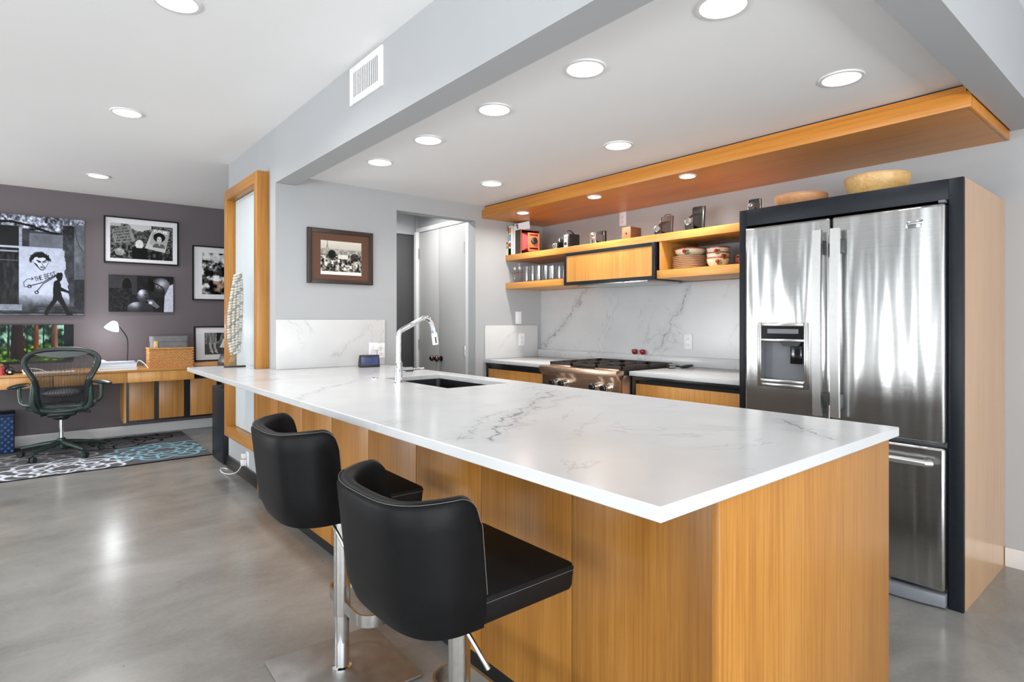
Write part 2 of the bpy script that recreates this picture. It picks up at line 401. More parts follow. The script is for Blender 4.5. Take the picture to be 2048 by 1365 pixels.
def tag(o, label, cat, group=None):
    o['label'] = label; o['category'] = cat
    if group: o['group'] = group
    return o
def thing(name, label, cat, loc=(0, 0, 0), rz=0, group=None, rot=None):
    o = bpy.data.objects.new(name, None); COL.objects.link(o); o.empty_display_size = .05
    o.location = loc; o.rotation_euler = rot if rot else (0, 0, rz)
    return tag(o, label, cat, group)
def struct(name, mb, mat, parent=None, label=None, ang=35):
    o = mb.build(name, mat, parent, ang=ang)
    if not parent: o['kind'] = 'structure'; o['label'] = label or name.replace('_', ' ')
    return o
def copy_tree(root, loc=None, rz=None, label=None):
    c = root.copy(); COL.objects.link(c)
    for ch in list(root.children):
        d = ch.copy(); COL.objects.link(d); d.parent = c
        for g in list(ch.children):
            e = g.copy(); COL.objects.link(e); e.parent = d
    if loc is not None: c.location = loc
    if rz is not None: c.rotation_euler = (0, 0, rz)
    if label: c['label'] = label
    return c
def arc(cx, cy, r, a0, a1, n): return [(cx+r*math.cos(R(a0+(a1-a0)*i/n)), cy+r*math.sin(R(a0+(a1-a0)*i/n))) for i in range(n+1)]
def frame4(x0, x1, y0, y1, z0, z1, w, axis, bev=.0015):
    """four bars of a rectangular frame; axis = thin direction. returns list of MB"""
    if axis == 'X':
        return [MB().box(x0, x1, y0, y0+w, z0, z1, bev), MB().box(x0, x1, y1-w, y1, z0, z1, bev), MB().box(x0, x1, y0+w, y1-w, z0, z0+w, bev), MB().box(x0, x1, y0+w, y1-w, z1-w, z1, bev)]
    return [MB().box(x0, x0+w, y0, y1, z0, z1, bev), MB().box(x1-w, x1, y0, y1, z0, z1, bev), MB().box(x0+w, x1-w, y0, y1, z0, z0+w, bev), MB().box(x0+w, x1-w, y0, y1, z1-w, z1, bev)]
def merge(ms):
    o = MB()
    for m in ms: o.add(m.v, m.f)
    return o

# ------------------------------------------------------------------ room shell
XW, YW, XB, YP = 3.84, 4.17, 1.306, 7.62
ZC, ZK, ZB = 2.61, 2.288, 2.222
struct('floor', MB().box(-3.85, 3.97, -4.2, 7.75, -.1, 0), 'concrete', label='polished grey concrete floor')
struct('ceiling', MB().box(-3.85, 3.97, -4.2, 7.75, ZC, ZC+.1), 'ceiling_paint', label='white plaster ceiling over the living side')
struct('ceiling_kitchen', MB().box(XB+.14, XW, .65, YW, ZK, ZK+.1), 'ceiling_paint', label='lowered white ceiling over the kitchen')
struct('wall_right', MB().box(XW, XW+.12, -4.2, YW+.12, 0, ZC), 'wall_paint', label='pale grey wall behind refrigerator and range')
kw = MB().cells([XB, 2.25, 3.03, XW], [YW, YW+.11], {(0, 0), (2, 0)}, 0, 2.147)
kw.box(XB, XW, YW, YW+.11, 2.147, ZC)
struct('wall_kitchen', kw, 'wall_paint', label='pale grey kitchen wall with open doorway')
struct('wall_end', MB().box(XB, XB+.11, YW+.11, 5.42, 0, ZC).box(XB+.11, 3.0, 5.31, 5.42, 0, ZC), 'wall_paint', label='pale grey wall end behind the tall wooden frame')
struct('wall_office', MB().box(-3.85, 3.1, YP, YP+.12, 0, ZC), 'purple_paint', label='grey purple painted office wall')
struct('wall_office_side', MB().box(3.0, 3.1, 5.31, YP, 0, ZC), 'wall_paint', label='side wall of the office')
struct('trim_1', MB().box(XB, XB+.14, .52, YW, ZB, ZC), 'beam_paint', label='long grey dropped beam between living side and kitchen')
struct('trim_2', MB().box(XB+.14, XW, .52, .65, ZB, ZC), 'beam_paint', label='short grey dropped beam over the refrigerator')
# window wall behind the camera and unseen windows spaced for the light on the living side
def pierced(u0, u1, wins, z0, z1):
    us = sorted({u0, u1, *[q for w_ in wins for q in w_]}); zs = [0, z0, z1, ZC] if z0 > 0 else [0, z1, ZC]
    zi = 1 if z0 > 0 else 0; m = MB()
    fl = {(i, j) for i in range(len(us)-1) for j in range(len(zs)-1)} - {(us.index(a_), zi) for a_, b_ in wins}
    return m.cells(us, zs, fl, 0, .1)
wb = pierced(-3.85, 3.84, BACK_WIN, 0, 2.35); wb.v = [(a, -4.2+c, b) for a, b, c in wb.v]
struct('wall_back', wb, 'wall_paint', label='rear wall with glazed doors')
wl = pierced(-4.1, YP, UNSEEN_SIDE_WIN, .5, 2.4); wl.v = [(-3.85+c, a, b) for a, b, c in wl.v]
struct('wall_left', wl, 'wall_paint', label='living room wall with unseen windows spaced for the light')
for i, (a, b) in enumerate(BACK_WIN):
    struct('window_%d' % (i+1), merge(frame4(a, b, -4.17, -4.12, .0, 2.35, .06, 'Y')), 'black_frame', label='dark framed glazed door leaf')
for i, (a, b) in enumerate(UNSEEN_SIDE_WIN):
    struct('window_%d' % (i+4), merge(frame4(-3.83, -3.78, a, b, .5, 2.4, .06, 'X')), 'black_frame', label='unseen dark framed window spaced for the light')
# baseboards
struct('baseboard_office', MB().box(-3.75, 3.0, YP-.014, YP, 0, .105, .003), 'white_trim', label='white baseboard under the purple wall')
struct('baseboard_right', MB().box(XW-.014, XW, -4.1, .674, 0, .098, .003), 'white_trim', label='white baseboard beside the refrigerator cabinet')
struct('baseboard_end', MB().box(XB-.018, XB, YW+.16, 5.42, 0, .1, .002), 'black_lacquer', label='black baseboard below the tall wooden frame')
# hall behind the doorway
struct('ceiling_hall', MB().box(2.1, 3.2, YW+.11, 5.31, 2.45, 2.55), 'ceiling_paint', label='ceiling of the small hall')
struct('wall_hall_end', MB().box(2.1, 3.2, 5.27, 5.31, 2.15, 2.45).box(3.05, 3.2, 5.24, 5.31, 0, 2.45), 'wall_paint', label='end wall of the small hall')
struct('wall_hall_left', MB().box(2.06, 2.1, YW+.11, 5.31, 0, 2.5), 'wall_paint', label='left wall of the small hall')
struct('wall_hall_right', MB().box(3.075, 3.2, YW+.11, 5.31, 2.165, 2.45).box(3.075, 3.2, YW+.11, 4.30, 0, 2.165), 'wall_paint', label='right wall of the small hall')
d3 = struct('door_3', MB().box(2.1, 3.05, 5.285, 5.30, 0, 2.15, .002), 'doorway_shade', label='dark grey panel for the unlit room beyond the hall')  # flat panel coloured as the shade in the open doorway
struct('trim_3', MB().box(3.025, 3.075, 5.19, 5.24, 0, 2.17, .003).box(3.05, 3.075, 4.30, 4.355, 0, 2.2, .003).box(3.05, 3.075, 4.355, 5.24, 2.165, 2.21, .003), 'white_trim', label='pale casing round the closet doors')
for i, (a, b) in enumerate(((4.36, 4.806), (4.81, 5.187))):
    dd = struct('door_%d' % (i+1), MB().box(3.055, 3.09, a, b, .01, 2.16, .002), 'door_paint', label=('closet door leaf hinged beside the kitchen wall', 'closet door leaf hinged beside the dark doorway')[i])
    for kk in ((4.765,) if i == 0 else (4.852,)):
        kn = MB().lathe([(.0, -.075), (.016, -.074), (.027, -.062), (.029, -.05), (.022, -.038), (.010, -.030), (.009, -.010), (.026, -.006), (.027, 0), (0, 0)], (3.055, kk, .893), 20, 'X')
        kn.build('door_knob', 'bronze', dd)
    hy = 4.362 if i == 0 else 5.187
    for hz in ((.98, 1.93) if i == 0 else (1.02, 1.95)):
        MB().cyl((3.052, hy, hz-.05), (3.052, hy, hz+.05), .007, seg=10).build('hinge', 'satin_steel', dd)

# ------------------------------------------------------------------ ceiling lights and vent
def downlight(loc, r, glow, label, group, power, col, name='downlight', spread=150):
    t = thing(name, label, 'light', loc, 0, group)
    MB().lathe([(r*.80, -.001), (r*.84, -.007), (r*.97, -.006), (r, 0), (r*.80, 0), (r*.80, -.001)], seg=40).build('trim_ring', 'white_trim', t)
    MB().lathe([(0, -.0035), (r*.80, -.0035), (r*.80, -.001), (0, -.001)], seg=32).build('lens', glow, t)
    d = bpy.data.lights.new('downlight_lamp', 'AREA'); d.shape = 'DISK'; d.size = r*1.5; d.energy = power; d.color = col; d.spread = R(spread)
    o = bpy.data.objects.new('downlight_lamp', d); COL.objects.link(o); o.parent = t; o.location = (0, 0, -.012)
    return t
for X_, Y_ in ((1.74, 1.02), (1.74, 1.634), (1.735, 2.231), (1.735, 2.844), (1.735, 3.442), (2.65, 1.004), (2.65, 2.222), (2.65, 3.439)):
    downlight((X_, Y_, ZK), .088, 'lens_glow', 'round white downlight in the kitchen ceiling row '+('beside the long grey beam' if X_ < 2 else 'beside the wooden canopy'), 'kitchen downlights '+('beside the beam' if X_ < 2 else 'beside the canopy'), 1.25, (1, .998, .995))
for Y_ in (2.80, 4.49, 6.61):
    downlight((.472, Y_, ZC), .094, 'lens_glow', 'round white recessed downlight in the living side ceiling'+(' closest to the purple wall' if Y_ > 6 else ' away from the purple wall'), 'living side downlights', 11, (1, .985, .97))
ZCAN = 2.176
for Y_ in (3.72, 2.91, 2.12):
    downlight((3.20, Y_, ZCAN), .055, 'lens_warm', 'small warm spotlight set into the wooden canopy', 'canopy spotlights', 5.5, (1, .96, .90), 'spotlight', 165)
downlight((2.62, 4.72, 2.45), .07, 'lens_glow', 'unseen downlight added to brighten the small hall', None, 10, (1, .985, .96))  # out of view, added so the closet doors get more light
v = thing('air_vent', 'white louvred air vent on the side of the beam', 'vent', (XB, 2.732, 2.49))
MB().box(-.004, 0, -.15, .15, -.08, .08).build('vent_duct', 'vent_dark', v)
for m in frame4(-.012, 0, -.183, .183, -.098, .098, .034, 'X', .002): m.build('vent_frame', 'white_plastic', v)
sl = None
for i in range(15):
    y = -.142+.284*i/14
    if sl is None:
        sl = MB().xbox(Matrix.Rotation(R(28), 4, 'Z'), -.009, .001, -.0022, .0022, -.066, .066).build('louvre', 'white_plastic', v)
        sl.location = (-.004, y, 0)
    else:
        c = sl.copy(); COL.objects.link(c); c.location = (-.004, y, 0)
# ------------------------------------------------------------------ tall wooden frame on the wall end
f = thing('wall_frame', 'tall oak frame with pale glass panel on the wall end', 'frame')
MB().box(1.225, XB, 4.312, 4.392, .31, 2.327, .002).build('post', 'oak_Z', f)
MB().box(1.225, XB, 5.15, 5.23, .31, 2.327, .002).build('post', 'oak_Z', f)
MB().box(1.225, XB, 4.392, 5.15, 2.247, 2.327, .002).build('rail', 'oak_Y', f)
MB().box(1.225, XB, 4.392, 5.15, .31, .39, .002).build('rail', 'oak_Y', f)
MB().box(1.292, 1.302, 4.395, 5.147, .393, 2.244).build('pane', 'pale_pane', f)
# ------------------------------------------------------------------ island
xs = [.875, 1.221, XB, 1.616, 2.016, 2.13]; ys = [.635, 2.46, 3.17, YW, 4.308, 4.396, 4.81]
fill = {(i, j) for i in range(5) for j in range(3)} - {(3, 1)}
fill |= {(0, 3), (1, 3), (0, 4), (0, 5), (1, 5)}
ct = MB().cells(xs, ys, fill, .884, .914).build('island_countertop', 'quartz_island')
bv = ct.modifiers.new('ease', 'BEVEL'); bv.width = .003; bv.segments = 2; bv.limit_method = 'ANGLE'; bv.angle_limit = R(40)
tag(ct, 'long white veined quartz countertop with sink cut-out on the island', 'countertop')
isl = thing('kitchen_island', 'oak panelled kitchen island under the long white countertop', 'island', (1.6, 2.4, 0))
o = Vector((1.6, 2.4, 0))
def at(mb): return mb.xf(Matrix.Translation(-o))
seams = [4.31, 3.868, 3.424, 2.985, 2.545, 2.104, 1.652, 1.204, .672]
for a, b in zip(seams[:-1], seams[1:]):
    at(MB().box(1.225, 1.245, b+.0018, a-.0018, .06, .883, .0012)).build('panel', 'oak_Z', isl)
at(MB().box(1.098, 2.085, .650, .669, .0, .883, .0015)).build('end_panel', 'oak_Z', isl)
at(MB().box(1.234, 1.25, .67, 4.31, 0, .06)).build('toe_kick', 'black_lacquer', isl)
at(MB().box(1.246, 1.60, .67, 4.165, .06, .883).box(2.03, 2.08, .67, 4.165, .06, .883).box(1.6, 2.03, .67, 2.44, .06, .883).box(1.6, 2.03, 3.19, 4.165, .06, .883).box(1.6, 2.03, 2.44, 3.19, .06, .6)).build('body', 'island_back', isl)
# sink
sk = thing('sink', 'dark steel undermount sink in the island countertop', 'sink', (1.816, 2.815, .66))
s2 = MB()
hw, hd, h = .205, .36, .223
pts = lambda r, w, d: [(sx*(w-r)+r*math.cos(R(a0+90*k/5)), sy*(d-r)+r*math.sin(R(a0+90*k/5))) for sx, sy, a0 in ((1, 1, 0), (-1, 1, 90), (-1, -1, 180), (1, -1, 270)) for k in range(6)]
loops = [(.03, hw+.008, hd+.008, h), (.03, hw, hd, h), (.03, hw, hd, .02), (.03, hw-.018, hd-.018, .002)]
vs = []; n = 24
for r, w, d, z in loops: vs += [(p[0], p[1], z) for p in pts(r, w, d)]
fs = [(i*n+k, i*n+(k+1) % n, (i+1)*n+(k+1) % n, (i+1)*n+k) for i in range(3) for k in range(n)] + [tuple(3*n+k for k in range(n))]
s2.add(vs, fs).build('basin', 'sink_steel', sk)
MB().lathe([(0, .004), (.02, .004), (.045, .006), (.045, .003), (0, .003)], (0, 0, 0)).build('drain', 'satin_steel', sk)
# faucet
fc = thing('faucet', 'polished chrome pull-down faucet beside the island sink', 'faucet', (1.54, 2.832, .914))
MB().lathe([(0, 0), (.031, 0), (.031, .004), (.0215, .007), (.0205, .112), (.0175, .118), (0, .118)]).build('base', 'chrome', fc)
path = [(0, 0, .11), (0, 0, .255)]
path += [(.042-.042*math.cos(a), 0, .255+.042*math.sin(a)) for a in [R(12*i) for i in range(1, 6)]]
path += [(.135, 0, .346), (.158, 0, .357), (.178, 0, .358), (.198, 0, .347), (.214, 0, .326), (.222, 0, .300), (.226, 0, .272)]
MB().tube(path, .0145, 16).build('spout', 'chrome', fc)
MB().tube([(.2255, 0, .278), (.2285, 0, .262), (.237, 0, .206)], [.0135, .0175, .0175], 20).build('spray_head', 'spray_white', fc)
MB().cyl((.226, -.012, .25), (.232, -.012, .215), .006, seg=10).build('spray_button', 'black_plastic', fc)
hd_ = MB().tube([(.012, 0, .072), (.085, 0, .072)], .014, 18).build('handle', 'chrome', fc)
MB().tube([(.085, 0, .072), (.098, 0, .072), (.16, 0, .074)], [.009, .0055, .004], 12).build('lever', 'chrome', hd_)
tag(MB().lathe([(0, 0), (.021, 0), (.021, .003), (.014, .006), (.0, .007)], (0, 0, 0)).build('air_switch', 'chrome', loc=(1.561, 3.158, .914)), 'small round chrome air switch button on the island countertop', 'button')
# ------------------------------------------------------------------ stools
def stool(loc, dz, rz, label):
    t = thing('bar_stool', label, 'stool', loc, rz, 'bar stools at the island')
    MB().box(-.21, .21, -.21, .21, 0, .012, .004).build('base_plate', 'plate_steel', t)
    MB().lathe([(0, .012), (.034, .012), (.034, .02), (.0255, .024), (.0255, .30), (0, .30)]).build('lower_column', 'chrome', t)
    MB().lathe([(0, .205), (.029, .205), (.029, .56+dz), (0, .56+dz)]).build('upper_column', 'satin_steel', t)
    # foot rest: flat bar bent to a rounded loop in front of the column
    lp = []
    x0, x1, hy, r = .006, .125, .172, .055
    for cx, cy, a0 in ((x1-r, hy-r, 0), (x0+r, hy-r, 90), (x0+r, -hy+r, 180), (x1-r, -hy+r, 270)): lp += arc(cx, cy, r, a0, a0+90, 6)
    n = len(lp); vv = []
    for (x, y), (x2, y2), (x3, y3) in zip(lp, lp[1:]+lp[:1], lp[-1:]+lp[:-1]):
        tx, ty = x2-x3, y2-y3; L = math.hypot(tx, ty); nx, ny = -ty/L*.004, tx/L*.004
        vv += [(x+nx, y+ny, .212), (x-nx, y-ny, .212), (x-nx, y-ny, .253), (x+nx, y+ny, .253)]
    ff = [(4*i+k, 4*i+(k+1) % 4, 4*((i+1) % n)+(k+1) % 4, 4*((i+1) % n)+k) for i in range(n) for k in range(4)]
    MB().add(vv, ff).build('foot_rest', 'satin_steel', t)
    z0, z1 = .567+dz, .632+dz
    # seat cushion, slightly tapered underneath
    def plan(th, off, lean):
        c_, s_ = math.cos(th), math.sin(th); e = .62
        x = -.098-(.162+off+lean)*abs(c_)**e; y = (.205+off*.75+lean*.3)*math.copysign(abs(s_)**e, s_)
        return x, y
    rear = [plan(-PI/2+PI*k/24, -.004, 0) for k in range(25)]
    rear[0] = (rear[0][0], -.208); rear[-1] = (rear[-1][0], .208)
    b = MB().prism([(.188, .208), (.204, .194), (.204, -.194), (.188, -.208)]+rear, 'Z', z0, z1, .012)
    b.v = [(x-(.006 if z < z0+.016 and x > .15 else 0), y, z) for x, y, z in b.v]
    seat = b.build('seat', 'suede_seat', t)
    MB().tube([(-.09, -.2083, z1-.014), (.1875, -.2083, z1-.014), (.2043, -.1945, z1-.014), (.2043, .1945, z1-.014), (.1875, .2083, z1-.014), (-.09, .2083, z1-.014)], .0008, 6).build('stitching', 'thread', seat)
    MB().box(-.12, .12, -.12, .12, z0-.012, z0+.004, .003).build('mounting_plate', 'black_plastic', t)
    # curved back shell
    nt, prof = 48, []
    thk = .046
    rows = []
    end = [math.acos(q**(1/.62)) for q in [.5*k/14 for k in range(15)]]
    ths = [-q for q in end]+[-end[-1]+2*end[-1]*k/20 for k in range(1, 20)]+end[::-1]; nt = len(ths)-1
    for th in ths:
        a_ = abs(math.cos(th))**.62; e_ = max(0, (.30-a_)/.30)
        top = .244-.012*math.cos(th)**2-.052*(1-math.sqrt(max(0, 1-e_**2)))
        fx = lambda h: -.030*(h/.27)*max(0, 1-a_*1.6)
        row = []
        for j in range(15):      # outside up, over the rounded top, inside down
            if j <= 6: h = -.0645+(top+.0645-.02)*j/6; off = .022-(.010 if j == 0 else 0); ln = .030*max(0, h)/.27-.012*max(0, -h)/.0645
            elif j <= 9: a = (j-6)/4*PI; h = top-.02+.02*math.sin(a); off = .022*math.cos(a); ln = .028*h/.27
            else: h = (top-.02)*(1-(j-10)/4)+(-.03)*((j-10)/4); off = -.022; ln = .028*max(0, h)/.27
            x, y = plan(th, off, ln); row.append((x+fx(max(0, h)), y, z1+h))
        rows.append(row)
    vs = [p for r_ in rows for p in r_]; m_ = 15; fs = []
    for i in range(nt):
        for j in range(m_): fs.append((i*m_+j, i*m_+(j+1) % m_, (i+1)*m_+(j+1) % m_, (i+1)*m_+j))
    fs += [tuple(range(m_))[::-1], tuple(nt*m_+k for k in range(m_))]
    back = MB().add(vs, fs).build('backrest', 'leather', t, ang=60)
    ln = [(x*1.006, y*1.012, z+.001) for x, y, z in [rows[i][7] for i in range(nt+1)]]
    dn = lambda k: [(rows[k][j][0]+.001, rows[k][j][1]*1.012, rows[k][j][2]) for j in (6, 5, 4, 3, 2)]
    MB().tube(dn(0)[::-1]+ln+dn(nt), .0008, 6).build('stitching', 'thread', back)
    MB().tube([(-.09, -.09, z0-.006), (-.088, -.15, z0-.02), (-.062, -.207, z0-.10)], [.0055, .0055, .006], 12).build('lever', 'satin_steel', t)
    for o_ in t.children:
        if o_.name.split('.')[0] in ('seat', 'backrest', 'mounting_plate'): o_.location.x += .020
    return t
stool((.853, 1.245, 0), 0, 0, 'black leather swivel bar stool closer to the free end of the island')
stool((.853, 1.985, 0), .036, R(-2), 'black leather swivel bar stool closer to the tall oak frame')
# ------------------------------------------------------------------ stone splashes and range-side counters
tag(MB().box(XB+.002, 2.137, YW-.02, YW, .915, 1.265, .002).build('wall_slab', 'quartz_plain'), 'low white quartz splash slab behind the island counter', 'backsplash')
tag(MB().box(3.125, 3.758, YW-.02, YW, .915, 1.217, .002).build('wall_slab', 'quartz_plain'), 'short white quartz splash slab beside the range counter', 'backsplash')
tag(MB().box(3.82, XW, 1.70, YW, .985, 1.55).build('wall_slab', 'quartz_splash'), 'tall veined quartz backsplash behind the range', 'backsplash')
tag(MB().box(3.762, XW-.001, 1.70, YW-.001, .9145, .985, .002).build('splash_ledge', 'quartz_splash'), 'narrow quartz ledge along the foot of the backsplash', 'ledge')
tag(MB().box(3.12, 3.76, 3.30, YW-.001, .884, .914, .002).build('range_countertop', 'quartz_top'), 'white quartz countertop between the range and the doorway wall', 'countertop')
tag(MB().box(3.12, 3.76, 1.70, 2.522, .884, .914, .002).build('range_countertop', 'quartz_top'), 'white quartz countertop between the range and the refrigerator', 'countertop')
def base_cab(y0, y1, label):
    t = thing('base_cabinet', label, 'cabinet', (3.16, (y0+y1)/2, 0)); c = Vector((3.16, (y0+y1)/2, 0)); mv = Matrix.Translation(-c)
    MB().box(3.165, 3.83, y0, y1, .09, .883).xf(mv).build('body', 'black_lacquer', t)
    MB().box(3.20, 3.83, y0, y1, 0, .09).xf(mv).build('toe_kick', 'black_plastic', t)
    for z0, z1, nm in ((.60, .845, 'drawer'), (.11, .585, 'door')):
        d = merge(frame4(3.146, 3.166, y0+.004, y1-.004, z0-.012, z1+.012 if z1 < .8 else .882, .028, 'X')).xf(mv).build(nm, 'black_lacquer', t)
        MB().box(3.150, 3.160, y0+.03, y1-.03, z0+.014, z1+.012-.026, .001).xf(mv).build('inset_panel', 'shelf_oak_Z', d)
base_cab(3.30, YW-.002, 'black framed oak cabinet between the range and the doorway wall')
base_cab(1.70, 2.52, 'black framed oak cabinet between the range and the refrigerator')
# ------------------------------------------------------------------ range
rg = thing('gas_range', 'steel gas range, oak reflection in its colour, with black iron grates', 'range', (3.4, 2.91, 0))
mv = Matrix.Translation((-3.4, -2.91, 0))
MB().box(3.06, 3.745, 2.53, 3.292, .09, .885, .002).xf(mv).build('body', 'steel_oak_reflection', rg)
MB().box(3.07, 3.745, 2.535, 3.287, .885, .905).xf(mv).build('cooktop', 'black_lacquer', rg)
MB().box(3.12, 3.70, 2.56, 3.26, 0, .09).xf(mv).build('plinth', 'black_plastic', rg)
MB().prism([(3.055, .735), (3.03, .735), (3.03, .845), (2.995, .875), (2.995, .912), (3.005, .917), (3.075, .917), (3.075, .88), (3.06, .86)], 'Y', 2.53, 3.292, .001).xf(mv).build('control_panel', 'steel_oak_reflection', rg)
for y in (2.68, 3.14): MB().box(3.07, 3.10, y-.11, y+.11, .905, .925, .003).xf(mv).build('grate_support', 'steel_oak_reflection', rg)
dr = MB().box(3.035, 3.06, 2.54, 3.282, .19, .725, .004).xf(mv).build('oven_door', 'steel_oak_reflection', rg)
MB().tube([(3.035, 2.60, .68), (2.99, 2.60, .68), (2.99, 3.22, .68), (3.035, 3.22, .68)], .011, 12).xf(mv).build('handle', 'satin_steel', dr)
for y in (3.115, 3.02, 2.715, 2.615):
    k = MB().lathe([(0, 0), (.031, 0), (.031, -.012), (.025, -.016), (.0255, -.055), (.023, -.062), (0, -.062)], (3.03, y, .80), 24, 'X').xf(mv).build('knob', 'chrome', rg)
    MB().lathe([(0, -.062), (.0235, -.062), (.0245, -.077), (.020, -.084), (0, -.084)], (3.03, y, .80), 24, 'X').xf(mv).build('knob_cap', 'black_lacquer', k)
    MB().box(3.028, 3.031, y-.022, y+.022, .838, .852).xf(mv).build('dial_mark', 'chrome', k)
for (a, b) in ((2.555, 2.785), (2.79, 3.03), (3.035, 3.265)):
    g = MB()
    for y in (a+.006, b-.006): g.box(3.085, 3.665, y-.006, y+.006, .908, .945, .002)
    for x in (3.091, 3.375, 3.659): g.box(x-.006, x+.006, a, b, .922, .945, .002)
    m_ = (a+b)/2
    for x in (3.23, 3.52):
        g.box(x-.085, x-.03, m_-.005, m_+.005, .928, .945, .002); g.box(x+.03, x+.085, m_-.005, m_+.005, .928, .945, .002)
        g.box(x-.005, x+.005, a, m_-.03, .928, .945, .002); g.box(x-.005, x+.005, m_+.03, b, .928, .945, .002)
    g.xf(mv).build('grate', 'iron', rg)
    for x in (3.23, 3.52): MB().lathe([(0, .905), (.046, .905), (.046, .914), (.036, .918), (.036, .925), (0, .927)], (x, m_, 0)).xf(mv).build('burner', 'iron', rg)
# ------------------------------------------------------------------ open shelves and hood
tag(MB().box(3.373, XW-.001, 1.70, YW-.001, 1.812, 1.865, .0015).build('wall_shelf', 'shelf_oak_Y'), 'long upper oak shelf carrying old cameras', 'shelf')
tag(MB().box(3.373, XW-.001, 3.394, YW-.001, 1.551, 1.608, .0015).build('wall_shelf', 'shelf_oak_Y'), 'short lower oak shelf carrying drinking glasses', 'shelf')
rs = thing('wall_shelf', 'short lower oak shelf carrying painted dishes', 'shelf', (3.6, 2.1, 1.58)); mv = Matrix.Translation((-3.6, -2.1, -1.58))
MB().box(3.373, XW-.001, 1.70, 2.482, 1.553, 1.610, .0015).xf(mv).build('board', 'shelf_oak_Y', rs)
MB().box(3.38, XW-.001, 2.448, 2.466, 1.611, 1.811, .001).xf(mv).build('divider', 'shelf_oak_Z', rs)
hd = thing('range_hood', 'range hood behind a black framed oak flap panel', 'hood', (3.6, 2.94, 1.55)); mv = Matrix.Translation((-3.6, -2.94, -1.55))
for m in frame4(3.358, 3.380, 2.486, 3.391, 1.548, 1.811, .026, 'X'): m.xf(mv).build('frame_bar', 'slate_lacquer', hd)
MB().box(3.364, 3.374, 2.511, 3.366, 1.573, 1.786).xf(mv).build('flap_panel', 'shelf_oak_Z', hd)
MB().box(3.382, XW-.002, 2.487, 3.390, 1.575, 1.810).xf(mv).build('body', 'black_lacquer', hd)
ch = MB().box(3.40, 3.80, 2.58, 3.28, 1.538, 1.574, .004).xf(mv).build('chimney_tray', 'satin_steel', hd)
for y in (3.08, 2.80): MB().lathe([(0, 0), (.010, 0), (.010, -.02), (.008, -.023), (0, -.023)], (3.40, y, 1.555), 16, 'X').xf(mv).build('knob', 'chrome', ch)
# ------------------------------------------------------------------ canopy
cn = thing('ceiling_canopy', 'long orange oak canopy hanging below the kitchen ceiling', 'canopy', (3.4, 2.4, ZCAN)); mv = Matrix.Translation((-3.4, -2.4, -ZCAN))
MB().box(3.118, XW-.001, .672, YW-.001, ZCAN+.0005, ZCAN+.015).xf(mv).build('soffit_board', 'canopy_oak', cn)
MB().box(3.10, 3.117, .657, YW-.001, ZCAN, 2.246, .001).xf(mv).build('front_fascia', 'canopy_oak', cn)
MB().box(3.117, XW-.001, .657, .671, ZCAN, 2.246, .001).xf(mv).build('end_fascia', 'canopy_oak', cn)
MB().box(3.125, 3.14, .68, YW-.001, 2.246, 2.279).box(3.14, XW-.001, .68, .695, 2.246, 2.279).xf(mv).build('upper_strip', 'canopy_oak', cn)
MB().box(3.135, XW-.001, .70, YW-.001, 2.279, ZK).xf(mv).build('spacer', 'black_plastic', cn)
# ------------------------------------------------------------------ refrigerator and its cabinet
rc = thing('refrigerator_cabinet', 'black framed refrigerator surround with pale wooden side', 'cabinet', (3.45, 1.186, 0)); mv = Matrix.Translation((-3.45, -1.186, 0))
MB().box(3.067, 3.09, .676, .729, 0, 1.873, .0015).xf(mv).build('stile', 'slate_lacquer', rc)
MB().box(3.067, 3.09, 1.655, 1.696, 0, 1.873, .0015).xf(mv).build('stile', 'slate_lacquer', rc)
MB().box(3.067, 3.09, .729, 1.655, 1.782, 1.873, .0015).xf(mv).build('top_rail', 'slate_lacquer', rc)
MB().box(3.09, XW-.001, .676, .694, 0, 1.873).xf(mv).build('side_panel', 'veneer_side', rc, 'pale wooden side panel')
MB().box(3.09, XW-.001, 1.678, 1.696, 0, 1.873).xf(mv).build('side_panel', 'slate_lacquer', rc)
MB().box(3.09, XW-.001, .694, 1.678, 1.80, 1.868).xf(mv).build('top_board', 'slate_lacquer', rc)
MB().box(3.10, XW-.001, .694, .729, 0, 1.80).xf(mv).build('filler', 'black_lacquer', rc)
MB().box(3.10, XW-.001, 1.66, 1.678, 0, 1.80).xf(mv).build('filler', 'black_lacquer', rc)
fr = thing('refrigerator', 'stainless steel french door refrigerator with ice dispenser', 'refrigerator', (3.4, 1.19, 0)); mv = Matrix.Translation((-3.4, -1.19, 0))
MB().box(3.092, 3.80, .737, 1.65, .03, 1.765, .004).xf(mv).build('body', 'grey_plastic', fr)
def bevel(o, w, seg=3):
    b = o.modifiers.new('edge', 'BEVEL'); b.width = w; b.segments = seg; b.limit_method = 'ANGLE'; b.angle_limit = R(40); return o
def slab_x(ys, zs, filled, x0, x1):
    m = MB().cells(ys, zs, filled, x0, x1); m.v = [(c, a, b) for a, b, c in m.v]; return m
rd = bevel(slab_x([.734, 1.194], [.716, 1.766], {(0, 0)}, 3.035, 3.086).xf(mv).build('door', 'fridge_steel', fr), .012)
ldm = slab_x([1.203, 1.318, 1.556, 1.646], [.716, .93, 1.15, 1.766], {(i, j) for i in range(3) for j in range(3)}-{(1, 1)}, 3.035, 3.086)
ld = bevel(ldm.xf(mv).build('door', 'fridge_steel', fr), .012)
dw = bevel(slab_x([.734, 1.646], [.075, .700], {(0, 0)}, 3.035, 3.086).xf(mv).build('freezer_drawer', 'fridge_steel', fr), .012)
